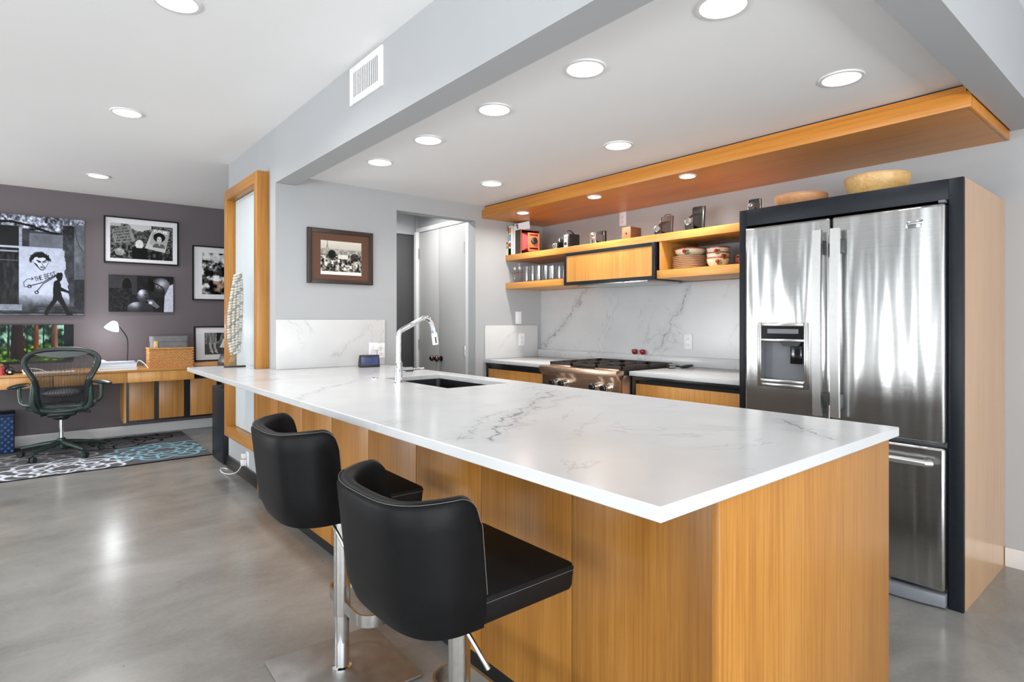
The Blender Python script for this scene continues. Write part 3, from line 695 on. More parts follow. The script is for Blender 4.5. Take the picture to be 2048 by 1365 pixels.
def fhandle(y0, y1, par):
    b = MB()
    prof = []
    for i in range(13):
        u = i/12; z = .79+(1.698-.79)*u; bow = .010*math.sin(PI*u); prof.append((z, 2.978-bow))
    for (z, x), (z2, x2) in zip(prof[:-1], prof[1:]):
        b.add([(x, y0, z), (x, y1, z), (x+.020, y1, z), (x+.020, y0, z), (x2, y0, z2), (x2, y1, z2), (x2+.020, y1, z2), (x2+.020, y0, z2)],
              [(0, 1, 5, 4), (1, 2, 6, 5), (2, 3, 7, 6), (3, 0, 4, 7)])
    b.box(2.978, 2.998, y0, y1, .786, .79).box(2.978, 2.998, y0, y1, 1.698, 1.702)
    b.xf(mv).build('handle', 'handle_steel', par)
    ym = (y0+y1)/2
    for z in (.86, 1.62): MB().box(2.995, 3.036, ym-.010, ym+.010, z-.035, z+.035, .003).xf(mv).build('handle_mount', 'grey_plastic', par)
fhandle(1.222, 1.262, ld); fhandle(1.140, 1.180, rd)
MB().tube([(3.0, .775, .634), (2.985, .79, .634), (2.982, 1.19, .634), (2.985, 1.59, .634), (3.0, 1.605, .634)], .0155, 16).xf(mv).build('handle', 'handle_steel', dw)
for y in (.80, 1.58): MB().box(2.99, 3.036, y-.012, y+.012, .622, .646, .003).xf(mv).build('handle_mount', 'grey_plastic', dw)
# dispenser
ds = merge(frame4(3.024, 3.040, 1.304, 1.570, .904, 1.246, .022, 'X', .005)).box(3.026, 3.040, 1.32, 1.555, 1.145, 1.160, .003).xf(mv).build('dispenser', 'satin_steel', fr, 'steel framed water and ice dispenser')
MB().box(3.028, 3.040, 1.326, 1.549, 1.160, 1.224).xf(mv).build('control_display', 'display_black', ds)
MB().box(3.0265, 3.0285, 1.352, 1.515, 1.188, 1.212).xf(mv).build('screen', 'grey_plastic', ds)
MB().box(3.080, 3.086, 1.319, 1.555, .931, 1.149).box(3.036, 3.086, 1.319, 1.322, .931, 1.149).box(3.036, 3.086, 1.552, 1.555, .931, 1.149).box(3.036, 3.086, 1.322, 1.552, 1.146, 1.149).xf(mv).build('cavity', 'grey_plastic', ds)
MB().prism([(1.34, 1.145), (1.455, 1.145), (1.435, 1.122), (1.36, 1.122)], 'X', 3.036, 3.08).xf(mv).build('spout', 'dark_graphite', ds)
MB().box(3.050, 3.057, 1.345, 1.405, 1.03, 1.125, .003).xf(mv).build('paddle', 'display_black', ds)
MB().box(3.018, 3.082, 1.324, 1.550, .926, .946, .003).xf(mv).build('drip_tray', 'satin_steel', ds)
bd = MB().box(3.030, 3.036, .813, .878, 1.668, 1.704, .001).xf(mv).build('badge', 'chrome', rd)
def text(body, size, mat, parent, loc, rot, name='lettering', depth=.0004, shear=0):
    c = bpy.data.curves.new(name, 'FONT'); c.body = body; c.size = size; c.extrude = depth; c.align_x = 'CENTER'; c.align_y = 'CENTER'; c.shear = shear
    o = bpy.data.objects.new('tmp', c); COL.objects.link(o)
    dg = bpy.context.evaluated_depsgraph_get(); me = bpy.data.meshes.new_from_object(o.evaluated_get(dg)); me.name = name
    COL.objects.unlink(o); bpy.data.objects.remove(o)
    me.materials.clear(); me.materials.append(M[mat])
    o = bpy.data.objects.new(name, me); COL.objects.link(o); o.location = loc; o.rotation_euler = rot; o.parent = parent
    return o
tx = text('Kenmore', .0155, 'slot_dark', bd, (3.0297-3.4, .8455-1.19, 1.686), (R(90), 0, R(-90)), shear=.25)
MB().box(3.055, 3.092, .95, 1.64, .02, .068).xf(mv).build('grille', 'fridge_grey', fr)
ft = [(3.09, .735)] + [(3.05-.035*math.sin(PI*(.08+.5*i/10)), .735+.235*i/10) for i in range(11)] + [(3.09, .97)]
MB().prism(ft, 'Z', .008, .062, .002).xf(mv).build('foot_cover', 'fridge_grey', fr)
MB().box(3.04, 3.09, .735, .76, 1.768, 1.780, .002).xf(mv).build('hinge_cover', 'grey_plastic', fr)
# ------------------------------------------------------------------ outlets and switch
def plate(name, label, cat, loc, rz, kind='outlet'):
    """front faces -Y before rotation"""
    t = thing(name, label, cat, loc, rz)
    MB().box(-.036, .036, -.006, 0, -.058, .058, .0025).build('cover_plate', 'white_plastic', t)
    if kind == 'outlet':
        for z in (-.022, .022):
            r = MB().rbox(.034, .028, .0025, .012).xf(Matrix.Translation((0, -.006, z)) @ Matrix.Rotation(R(90), 4, 'X')).build('receptacle', 'white_plastic', t)
            MB().box(-.009, -.0065, -.0092, -.008, z-.004, z+.006).box(.0065, .009, -.0092, -.008, z-.003, z+.005).lathe([(0, -.0092), (.0028, -.0092), (.0028, -.008), (0, -.008)], (0, 0, z-.009), 10, 'Y').build('slots', 'slot_dark', r)
        MB().lathe([(0, -.0075), (.003, -.0075), (.003, -.006), (0, -.006)], (0, 0, 0), 10, 'Y').build('screw', 'satin_steel', t)
    else:
        MB().box(-.017, .017, -.010, -.006, -.033, .033, .002).build('rocker', 'white_plastic', t)
    return t
plate('wall_outlet', 'white double outlet on the tall veined backsplash', 'outlet', (3.82, 2.522, 1.10), R(-90))
plate('wall_outlet', 'white double outlet under the wooden canopy', 'outlet', (XW, 3.169, 2.118), R(-90))
plate('wall_outlet', 'white double outlet on the short quartz splash beside the range counter', 'outlet', (3.55, YW-.02, 1.083), 0)
plate('light_switch', 'white rocker switch above the short quartz splash', 'switch', (3.528, YW, 1.288), 0, 'switch')
plate('wall_outlet', 'white double outlet on the splash slab beside the small display', 'outlet', (2.098, YW-.02, 1.025), 0)
p = thing('plug_adapter', 'white plug adapter beside the outlet on the splash slab', 'plug', (2.035, YW-.02, 1.03))
MB().box(-.036, .036, -.006, 0, -.058, .058, .0025).build('cover_plate', 'white_plastic', p)
MB().box(-.006, .034, -.042, -.006, .0, .052, .006).build('body', 'white_plastic', p)
MB().box(-.03, -.018, -.012, -.006, -.03, .03, .003).build('rocker', 'white_plastic', p)
plate('wall_outlet', 'white double outlet low on the wall end below the oak frame', 'outlet', (XB, 4.84, .17), R(-90))
p = thing('charger_plug', 'two white chargers with cord plugged in below the oak frame', 'plug', (XB-.009, 4.86, .17))
MB().box(-.032, 0, -.018, .022, .004, .044, .006).build('charger', 'white_plastic', p)
MB().box(-.036, 0, -.022, .026, -.052, -.006, .006).build('charger', 'white_plastic', p)
cp = [(-.03, .01, -.05), (-.045, .03, -.09), (-.055, .10, -.125), (-.07, .2, -.152), (-.085, .31, -.1655), (-.088, .40, -.1655), (-.078, .47, -.1655), (-.055, .50, -.1655), (-.035, .475, -.1655), (-.03, .43, -.1655)]
def smooth_path(p, n=6):
    P = [Vector(q) for q in p]; out = []
    for i in range(len(P)-1):
        a, b, c, d = P[max(0, i-1)], P[i], P[i+1], P[min(len(P)-1, i+2)]
        for k in range(n):
            t = k/n; out.append(.5*((2*b)+(c-a)*t+(2*a-5*b+4*c-d)*t*t+(3*b-a-3*c+d)*t**3))
    return out+[P[-1]]
MB().tube(smooth_path(cp), .0035, 8).build('cord', 'cord_white', p)
# ------------------------------------------------------------------ smart display
t = thing('smart_display', 'small black smart display with blue screen on the island counter', 'display', (1.925, 3.99, .914), R(-14))
MB().prism([(-.034, .004), (-.034, .012), (-.012, .088), (-.004, .091), (.045, .03), (.045, .0), (-.028, .0)], 'X', -.073, .073, .003).build('housing', 'black_plastic', t)
def emission_screen():
    m = NT('blue_screen'); v = m.coord((6, 1, 18)); n = m.noise(v, 1, 2)
    m.set(**{'Base Color': (.01, .01, .02), 'Roughness': .12, 'Emission Color': m.ramp(n, [(.35, srgb(30, 34, 52)), (.65, srgb(62, 84, 150))]), 'Emission Strength': .8}); M['blue_screen'] = m.m
emission_screen()
sl_ = math.atan2(.022, .076)
MB().xbox(Matrix.Translation((0, -.0345, .012)) @ Matrix.Rotation(-sl_, 4, 'X'), -.062, .062, -.0012, .0005, .005, .070).build('screen', 'blue_screen', t)
# ------------------------------------------------------------------ shell sculpture
t = thing('shell_sculpture', 'tall sculpture of strung pale shells on a black stand', 'sculpture', (1.15, 4.61, .914))
MB().box(-.068, .072, -.03, .03, 0, .011, .001).build('stand', 'black_lacquer', t)
MB().cyl((.012, 0, .011), (.012, 0, .20), .0028, seg=8).build('rod', 'black_plastic', t)
def blade(z):      # centre x and half width at height z
    u = (z-.07)/.615; cx = .004+.012*u - .022*math.sin(PI*u)*(1-u) ; w = .007+.043*math.sin(PI*min(1, max(0, .10+.85*u)))**.8
    return cx, w
core = []
for i in range(15):
    z = .07+.615*i/14; cx, w = blade(z); core.append((cx, 0, z))
MB().tube(core, [max(.004, blade(q[2])[1]*.75) for q in core], 12, flat=(.45, 1)).build('core', 'raffia', t)
A_, B_ = MB(), MB(); k = 0
for i in range(30):
    z = .10+.575*i/29
    for j in range(4):
        cx, w = blade(z); x = cx+w*(-.82+1.64*j/3); zz = z+.018*(j/3)
        y = -.018-.012*math.cos((j-1.5)/2)+random.uniform(-.002, .002)
        (A_ if (k*7) % 5 else B_).ball((x, y, zz+random.uniform(-.002, .002)), (.0165, .0125, .0105), 10, 6, Matrix.Rotation(R(-35+random.uniform(-15, 15)), 3, 'Y')); k += 1
a = A_.build('shells', 'shell_ivory', t); a['kind'] = 'stuff'
a = B_.build('shells', 'shell_grey', t); a['kind'] = 'stuff'
MB().tube(smooth_path([(.035, 0, .70), (.052, -.004, .65), (.050, -.004, .52), (.040, -.006, .42), (.046, -.006, .30), (.026, -.01, .19), (.010, -.01, .08), (.006, 0, .05)]), .0032, 8).build('cord_strand', 'raffia', t)
tl = MB()
for i in range(9):
    a0 = -.5+i*.12; tl.tube([(.0, -.006, .11), (-.012+a0*.03, -.008, .06), (-.028+a0*.05, -.006, .016)], [.005, .004, .0012], 6)
tl.build('tail_fringe', 'raffia', t)['kind'] = 'stuff'
# ------------------------------------------------------------------ shelf items: books
def book(name, label, x0, y0, y1, h, depth, mats, title=None):
    t = thing(name, label, 'book', (x0, (y0+y1)/2, 1.865), 0); hw = (y1-y0)/2
    c = MB().box(0, depth, -hw, -hw+.002, 0, h).box(0, depth, hw-.002, hw, 0, h).box(0, .003, -hw, hw, 0, h)
    c.build('cover', mats[0], t); MB().box(.003, depth-.004, -hw+.002, hw-.002, .003, h-.003).build('pages', 'paper', t)
    for i, (z0, z1, m) in enumerate(mats[1:]): MB().box(-.0006, .0004, -hw+.001, hw-.001, z0, z1).build('spine_band', m, t)
book('book', 'thin cream book with green foot against the doorway wall', 3.382, 4.146, 4.166, .225, .17, ['book_cream', (.0, .06, 'book_white'), (.06, .085, 'book_green'), (.10, .12, 'book_red')])
book('book', 'narrow red topped book between two pale books', 3.386, 4.131, 4.145, .248, .17, ['book_red', (.0, .09, 'book_green'), (.10, .2, 'book_cream')])
book('book', 'tall white book with orange picture and blue spine band', 3.380, 4.100, 4.129, .268, .19, ['book_white', (.06, .0, 'book_green'), (.002, .06, 'book_green'), (.075, .11, 'book_red'), (.13, .19, 'book_blue'), (.20, .25, 'book_orange')])
book('book', 'white book behind the large bellows camera', 3.395, 4.079, 4.098, .262, .2, ['book_white'])
cd = thing('postcard', 'white postcard with small portrait leaning above the large bellows camera', 'card', (3.46, 4.03, 2.089), R(-58), rot=(R(-10), R(-9), R(-58)))
MB().box(-.07, .075, -.0006, .0006, .004, .075).build('card', 'paper', cd)
MB().box(-.06, -.035, -.0012, -.0007, .025, .07).build('portrait', 'grey_plastic', cd)
# ------------------------------------------------------------------ old cameras
def bellows(mb, x0, x1, w0, h0, z0, w1, h1, z1, n=9):
    vs = []; fs = []
    for i in range(2*n+1):
        u = i/(2*n); g = (1.0 if i % 2 == 0 else .88); w = (w0+(w1-w0)*u)/2*g; h = (h0+(h1-h0)*u)/2*g; z = z0+(z1-z0)*u; x = x0+(x1-x0)*u
        vs += [(x, -w, z-h), (x, w, z-h), (x, w, z+h), (x, -w, z+h)]
    for i in range(2*n):
        for k in range(4): fs.append((4*i+k, 4*i+(k+1) % 4, 4*i+4+(k+1) % 4, 4*i+4+k))
    return mb.add(vs, fs)
def folding(label, loc, rz, w, h, ext, body_m, bel_m, board_m, lens_r, lens_z, board_w, board_h, lean=0, bar=True):
    t = thing('folding_camera', label, 'camera', loc, rz)
    b = MB().rbox(.034, w, h, .012, (.017, 0, 0)); b.v = [(x+lean*z/h, y, z) for x, y, z in b.v]
    bo = b.build('body', body_m, t)
    for sy in (-1, 1):
        e = MB().box(-.0015, .006, sy*w/2-.002, sy*w/2+.002, .004, h-.004, .0008); e.v = [(x+lean*z/h, y, z) for x, y, z in e.v]
        e.build('edge_trim', 'camera_chrome', bo)
    MB().box(-ext, 0, -w*.40, w*.40, .002, .007, .001).build('bed', 'camera_black', t)
    bellows(MB(), .002, -ext+.014, w*.82, h*.62, h*.42, board_w*.8, board_h*.7, lens_z).build('bellows', bel_m, t)
    lb = MB().box(-ext+.004, -ext+.016, -board_w/2, board_w/2, .006, lens_z+board_h*.45, .003).build('lens_board', board_m, t)
    MB().lathe([(lens_r*.55, -.012), (lens_r*.62, -.016), (lens_r*.95, -.014), (lens_r, -.008), (lens_r, .002), (lens_r*.5, .002), (lens_r*.55, -.012)], (-ext+.003, 0, lens_z), 28, 'X').build('lens_ring', 'camera_chrome', lb)
    MB().lathe([(0, -.010), (lens_r*.4, -.009), (lens_r*.58, -.005), (lens_r*.58, .001), (0, .001)], (-ext+.003, 0, lens_z), 24, 'X').build('lens', 'camera_glass', lb)
    if bar:
        MB().box(-.001+lean*.75, .001+lean*.75, -w*.36, w*.36, h*.74, h*.93, .0005).xf(Matrix.Translation((-.0005, 0, 0))).build('door_edge', body_m, t)
    return t
Z0 = 1.865
folding('small black folding camera with pale slanted back', (3.53, 3.585, Z0), R(8), .075, .118, .105, 'camera_black', 'camera_black', 'camera_chrome', .017, .035, .045, .04, .012)
folding('dark folding camera with square chrome lens board', (3.52, 3.135, Z0), R(-10), .085, .115, .085, 'camera_black', 'old_leather', 'camera_chrome', .019, .06, .075, .085, 0)
folding('brown folding camera with round silver lens and strap handle', (3.52, 2.515, Z0), R(4), .088, .150, .105, 'camera_brown', 'old_leather', 'camera_black', .024, .045, .058, .05, .015)
folding('tall black folding camera with bright chrome edges', (3.515, 2.255, Z0), R(2), .085, .180, .105, 'camera_black', 'camera_black', 'camera_black', .026, .062, .064, .06, .018)
folding('small folding camera lying on the refrigerator cabinet', (3.145, 1.650, 1.873), R(6), .066, .072, .045, 'camera_black', 'old_leather', 'camera_brown', .012, .03, .036, .035, 0)
# strap handle on the brown camera
for o_ in list(bpy.data.objects):
    if o_.get('label', '').startswith('brown folding'):
        MB().tube(smooth_path([(.03, -.028, .149), (.031, -.022, .160), (.031, 0, .164), (.031, .022, .160), (.03, .028, .149)]), .0028, 8).build('strap', 'old_leather', o_)
t = thing('box_camera', 'black box camera with white face plate and strap handle', 'camera', (3.45, 3.425, Z0), R(-4))
MB().box(-.03, .085, -.042, .042, 0, .115, .004).build('body', 'camera_black', t)
MB().xbox(Matrix(), -.033, -.030, -.022, .022, .008, .108, .001).build('face_plate', 'white_plastic', t)
MB().lathe([(0, -.040), (.012, -.040), (.015, -.036), (.015, -.032), (0, -.032)], (0, 0, .035), 24, 'X').build('lens', 'camera_glass', t)
MB().lathe([(0, -.036), (.006, -.036), (.006, -.032), (0, -.032)], (0, 0, .085), 16, 'X').build('viewfinder', 'camera_glass', t)
MB().tube(smooth_path([(-.02, 0, .112), (-.012, 0, .140), (.01, 0, .149), (.045, 0, .132), (.062, 0, .113)]), .005, 8, flat=(.5, 1.6)).build('strap', 'camera_black', t)
t = thing('wooden_box', 'plain brown box camera with round hole in its face', 'camera', (3.42, 2.791, Z0), 0)
MB().box(.002, .124, -.041, .041, 0, .094, .001).build('body', 'box_brown_dark', t)
MB().box(-.001, .002, -.041, .041, 0, .094, .0006).build('face', 'box_brown', t)
MB().lathe([(0, -.0025), (.0075, -.0025), (.0085, -.001), (0, -.001)], (0, 0, .045), 20, 'X').build('lens_hole', 'camera_black', t)
MB().lathe([(0, -.0022), (.003, -.0022), (.003, -.001), (0, -.001)], (0, .028, .084), 12, 'X').build('peep_hole', 'camera_black', t)
# big bellows camera, opening towards -Y
t = thing('bellows_camera', 'large copper fronted bellows camera in a dark leather case', 'camera', (3.402, 4.022, Z0), R(-9))
MB().box(.0, .20, -.046, .050, 0, .006).box(0, .20, .044, .050, .006, .222).box(0, .004, -.046, .044, .006, .222).box(.196, .20, -.046, .044, .006, .222).box(.004, .196, -.046, .044, .216, .222).build('case', 'old_leather', t)
MB().box(.0, .20, -.049, -.046, 0, .222).cells([0, 1], [0, 1], set(), 0, 1).build('case_edge', 'copper_wood', t) if False else merge([m.xf(Matrix.Translation((0, 0, 0))) for m in frame4(-.001, .201, -.0495, -.046, 0, .223, .006, 'Y', .0008)]).build('case_edge', 'copper_wood', t)
MB().box(.035, .165, -.175, -.046, .004, .012, .001).build('bed', 'copper_wood', t)
bm_ = bellows(MB(), 0, .105, .15, .16, .11, .09, .10, .095, 8); bm_.v = [(.09+y-.02*(x/.105), -.04-x, z) for x, y, z in bm_.v]
bm_.build('bellows', 'red_bellows', t)
lb = merge(frame4(.004, .122, -.170, -.158, .014, .176, .014, 'Y', .002)).build('front_standard', 'copper_wood', t)
MB().box(.016, .110, -.166, -.159, .045, .150, .001).build('lens_board', 'copper_wood', lb)
MB().lathe([(.012, -.022), (.022, -.020), (.030, -.014), (.032, 0), (.012, 0), (.012, -.022)], (.063, -.166, .105), 28, 'Y').build('lens_ring', 'dark_graphite', lb)
MB().lathe([(0, -.014), (.013, -.010), (.013, 0), (0, 0)], (.063, -.166, .105), 20, 'Y').build('lens', 'camera_chrome', lb)
MB().tube([(.02, -.16, .012), (.03, -.075, .10)], .003, 8).build('strut', 'camera_chrome', t)
# ------------------------------------------------------------------ glasses
def wine(y, x):
    t = MB().lathe([(0, 0), (.033, 0), (.033, .0015), (.006, .005), (.0035, .012), (.0035, .072), (.008, .078), (.026, .094), (.034, .118), (.033, .145), (.028, .168), (.0268, .168), (.0318, .145), (.0328, .118), (.0245, .0955), (.005, .0825), (0, .082)], seg=28).build('wine_glass', 'clear_glass', loc=(x, y, 1.608))
    return tag(t, 'clear stemmed wine glass on the short lower shelf', 'glass', 'wine glasses on the lower shelf')
wine(4.100, 3.425); wine(4.030, 3.425)
for i, (y, x, h, r0, r1) in enumerate(((3.935, 3.43, .140, .026, .034), (3.855, 3.43, .140, .026, .034), (3.77, 3.43, .134, .024, .037), (3.685, 3.43, .128, .023, .037), (3.60, 3.43, .122, .024, .036), (3.515, 3.43, .112, .028, .036), (3.44, 3.43, .108, .028, .035), (3.895, 3.53, .14, .026, .034), (3.73, 3.53, .132, .024, .036), (3.56, 3.53, .112, .028, .036))):
    g = MB().lathe([(0, 0), (r0, 0), (r0*1.02, .004), (r1, h), (r1-.0016, h), (r0-.001, .012), (0, .011)], seg=28).build('tumbler', 'clear_glass', loc=(x, y, 1.608))
    tag(g, 'clear drinking tumbler in the front row of the short lower shelf' if i < 7 else 'clear drinking tumbler in the back row of the short lower shelf', 'glass', 'tumblers on the lower shelf' if i < 7 else 'tumblers in the back row')
# ------------------------------------------------------------------ dishes
def apple_decor(par, R0, z, a, s=1.0):
    c = lambda ang, rr, zz: (rr*math.cos(ang), rr*math.sin(ang), zz)
    MB().ball(c(a, R0, z), (.014*s, .014*s, .013*s), 14, 8).build('painted_apple', 'apple_red', par)
    for da, dz in ((.20, .004), (.27, -.012), (.13, -.018)):
        MB().ball(c(a+da, R0, z+dz*s), (.006, .013*s, .007*s), 10, 6, Matrix.Rotation(a, 3, 'Z')).build('painted_leaf', 'leaf_green', par)
for i in range(7):
    t = thing('dinner_plate', ('lowest dinner plate of the stack on the oak shelf', 'second dinner plate from the bottom of the stack', 'third dinner plate from the bottom of the stack', 'middle dinner plate of the stack on the oak shelf', 'third dinner plate from the top of the stack', 'second dinner plate from the top of the stack', 'topmost dinner plate under the painted bowl')[i], 'plate', (3.535, 2.318, 1.610+.0125*i), 0, 'stacked dinner plates')
    MB().lathe([(0, 0), (.075, 0), (.08, .003), (.122, .014), (.120, .016), (.078, .007), (0, .005)], seg=44).build('dish', 'porcelain', t)
    MB().lathe([(.1195, .0135), (.1225, .0125), (.1235, .0145), (.1215, .0165), (.1195, .0135)], seg=44).build('painted_rim', 'plate_edge', t)
def bowl(label, loc, r, h, group, a=None, s=1.0, name='bowl'):
    t = thing(name, label, 'bowl', loc, 0, group)
    MB().lathe([(0, .002), (r*.5, .002), (r*.5, 0), (r*.56, 0), (r*.8, h*.22), (r*.95, h*.55), (r, h), (r-.005, h), (r*.9, h*.55), (r*.55, h*.16), (0, h*.12)], seg=40).build('dish', 'porcelain', t)
    MB().lathe([(r-.006, h-.001), (r+.0015, h-.006), (r+.002, h+.001), (r-.003, h+.003), (r-.006, h-.001)], seg=40).build('painted_rim', 'rim_brown', t)
    if a is not None: apple_decor(t, r*.96, h*.58, a, s)
    return t
bowl('shallow cream bowl with painted red apple on top of the plates', (3.535, 2.318, 1.7025), .106, .052, 'painted bowls on the lower shelf', R(190))
for i in range(3):
    bowl(('bottom painted bowl of the small stack', 'middle painted bowl of the small stack', 'top painted bowl of the small stack')[i], (3.50, 2.085, 1.610+.034*i), .074, .062, 'small stacked painted bowls', R((206, 236, 200)[i]), .95)
t = thing('mug', 'dark painted mug behind the small bowls', 'mug', (3.56, 1.955, 1.610))
MB().lathe([(0, 0), (.034, 0), (.038, .006), (.040, .075), (.037, .075), (.034, .01), (0, .008)]).build('cup', 'rim_brown', t)
MB().tube(smooth_path([(-.036, 0, .062), (-.058, 0, .055), (-.058, 0, .028), (-.036, 0, .018)]), .0045, 8).build('handle', 'rim_brown', t)
apple_decor(t, .039, .045, R(215), .7)
t = thing('saucer', 'small painted saucer beside the refrigerator cabinet', 'saucer', (3.46, 1.845, 1.610))
MB().lathe([(0, 0), (.035, 0), (.062, .014), (.060, .017), (.034, .005), (0, .004)], seg=36).build('dish', 'porcelain', t)
MB().lathe([(.060, .013), (.0635, .0135), (.0625, .018), (.060, .013)], seg=36).build('painted_rim', 'rim_brown', t)
# wooden bowls on the refrigerator cabinet
def wbowl(label, loc, r, rb, h, mat, tilt=0):
    t = thing('wooden_bowl', label, 'bowl', loc, 0, rot=(tilt, 0, 0))
    prof = [(0, 0), (rb, 0)] + [(rb+(r-rb)*math.sin(PI/2*u)**.9, h*(1-math.cos(PI/2*u))**.75) for u in [i/10 for i in range(1, 11)]] + [(r-.004, h+.004), (r-.011, h)] + [((r-.012)*math.cos(PI/2*u), h-(h-.014)*math.sin(PI/2*u)) for u in [i/10 for i in range(1, 10)]] + [(0, .014)]
    MB().lathe(prof, seg=48).build('shell', mat, t)
    MB().lathe([(r-.002, h-.006), (r+.001, h-.003), (r-.002, h+.004), (r-.012, h+.004), (r-.012, h), (r-.002, h-.006)], seg=48).build('rim', mat, t)
wbowl('pale turned wooden bowl over the wide refrigerator door', (3.40, 1.115, 1.874), .150, .07, .128, 'bowl_wood_pale')
wbowl('shallow brown wooden bowl near the end of the upper shelf', (3.36, 1.488, 1.874), .138, .06, .086, 'bowl_wood')
# strawberries and spoon
for i, y in enumerate((3.006, 2.925)):
    t = thing('fruit_shaker', ('small red fruit shaped shaker on the quartz ledge, farther from the serving spoon', 'small red fruit shaped shaker on the quartz ledge, nearer the serving spoon')[i], 'shaker', (3.79, y, .985), 0, 'red shakers on the ledge')
    MB().lathe([(0, 0), (.013, .001), (.022, .012), (.024, .025), (.019, .038), (.008, .043), (0, .043)], seg=24).build('berry', 'strawberry_red', t)
    MB().ball((-.006, .018, .03), (.012, .006, .008), 10, 6).build('leaf', 'leaf_green', t)
t = thing('serving_spoon', 'black serving spoon with chrome handle end beside the range', 'spoon', (3.50, 2.478, .914), R(-17))
MB().cyl((0, 0, .018), (.055, 0, .018), .0175, seg=20).build('handle', 'satin_steel', t)
MB().tube([(.055, 0, .018), (.075, 0, .016), (.11, 0, .012)], [.016, .006, .0045], 14).build('neck', 'dark_graphite', t)
MB().ball((.165, 0, .013), (.058, .032, .011), 20, 10, Matrix.Rotation(R(-6), 3, 'Y')).build('bowl', 'dark_graphite', t)
# ------------------------------------------------------------------ flat prints, drawn into vertex colours

STROKES = {  # polylines on a 4 x 6 grid
 'A': [[(0, 0), (2, 6), (4, 0)], [(.8, 2.3), (3.2, 2.3)]], 'B': [[(0, 0), (0, 6), (2.6, 6), (3.4, 5), (2.6, 3.2), (0, 3.2)], [(2.6, 3.2), (3.8, 1.8), (2.8, 0), (0, 0)]],
 'C': [[(4, 5), (2.6, 6), (.8, 5.4), (0, 3), (.8, .6), (2.6, 0), (4, 1)]], 'E': [[(3.6, 6), (0, 6), (0, 0), (3.6, 0)], [(0, 3.1), (2.8, 3.1)]],
 'F': [[(3.6, 6), (0, 6), (0, 0)], [(0, 3.1), (2.8, 3.1)]], 'G': [[(4, 5), (2.6, 6), (.8, 5.4), (0, 3), (.8, .6), (2.6, 0), (4, 1), (4, 2.8), (2.4, 2.8)]],
 'H': [[(0, 0), (0, 6)], [(4, 0), (4, 6)], [(0, 3), (4, 3)]], 'I': [[(2, 0), (2, 6)]], 'L': [[(0, 6), (0, 0), (3.4, 0)]], 'M': [[(0, 0), (0, 6), (2, 2.4), (4, 6), (4, 0)]],
 'N': [[(0, 0), (0, 6), (4, 0), (4, 6)]], 'O': [[(2, 6), (.5, 5), (0, 3), (.5, 1), (2, 0), (3.5, 1), (4, 3), (3.5, 5), (2, 6)]], 'P': [[(0, 0), (0, 6), (3, 6), (3.8, 4.6), (3, 3.2), (0, 3.2)]],
 'R': [[(0, 0), (0, 6), (3, 6), (3.8, 4.6), (3, 3.2), (0, 3.2)], [(1.8, 3.2), (4, 0)]], 'S': [[(3.8, 5.2), (2, 6), (.3, 5), (.8, 3.4), (3.2, 2.6), (3.8, 1.2), (2, 0), (.2, .8)]],
 'T': [[(0, 6), (4, 6)], [(2, 6), (2, 0)]], 'U': [[(0, 6), (0, 1.4), (1.2, 0), (2.8, 0), (4, 1.4), (4, 6)]], 'V': [[(0, 6), (2, 0), (4, 6)]], 'Y': [[(0, 6), (2, 3), (4, 6)], [(2, 3), (2, 0)]]}
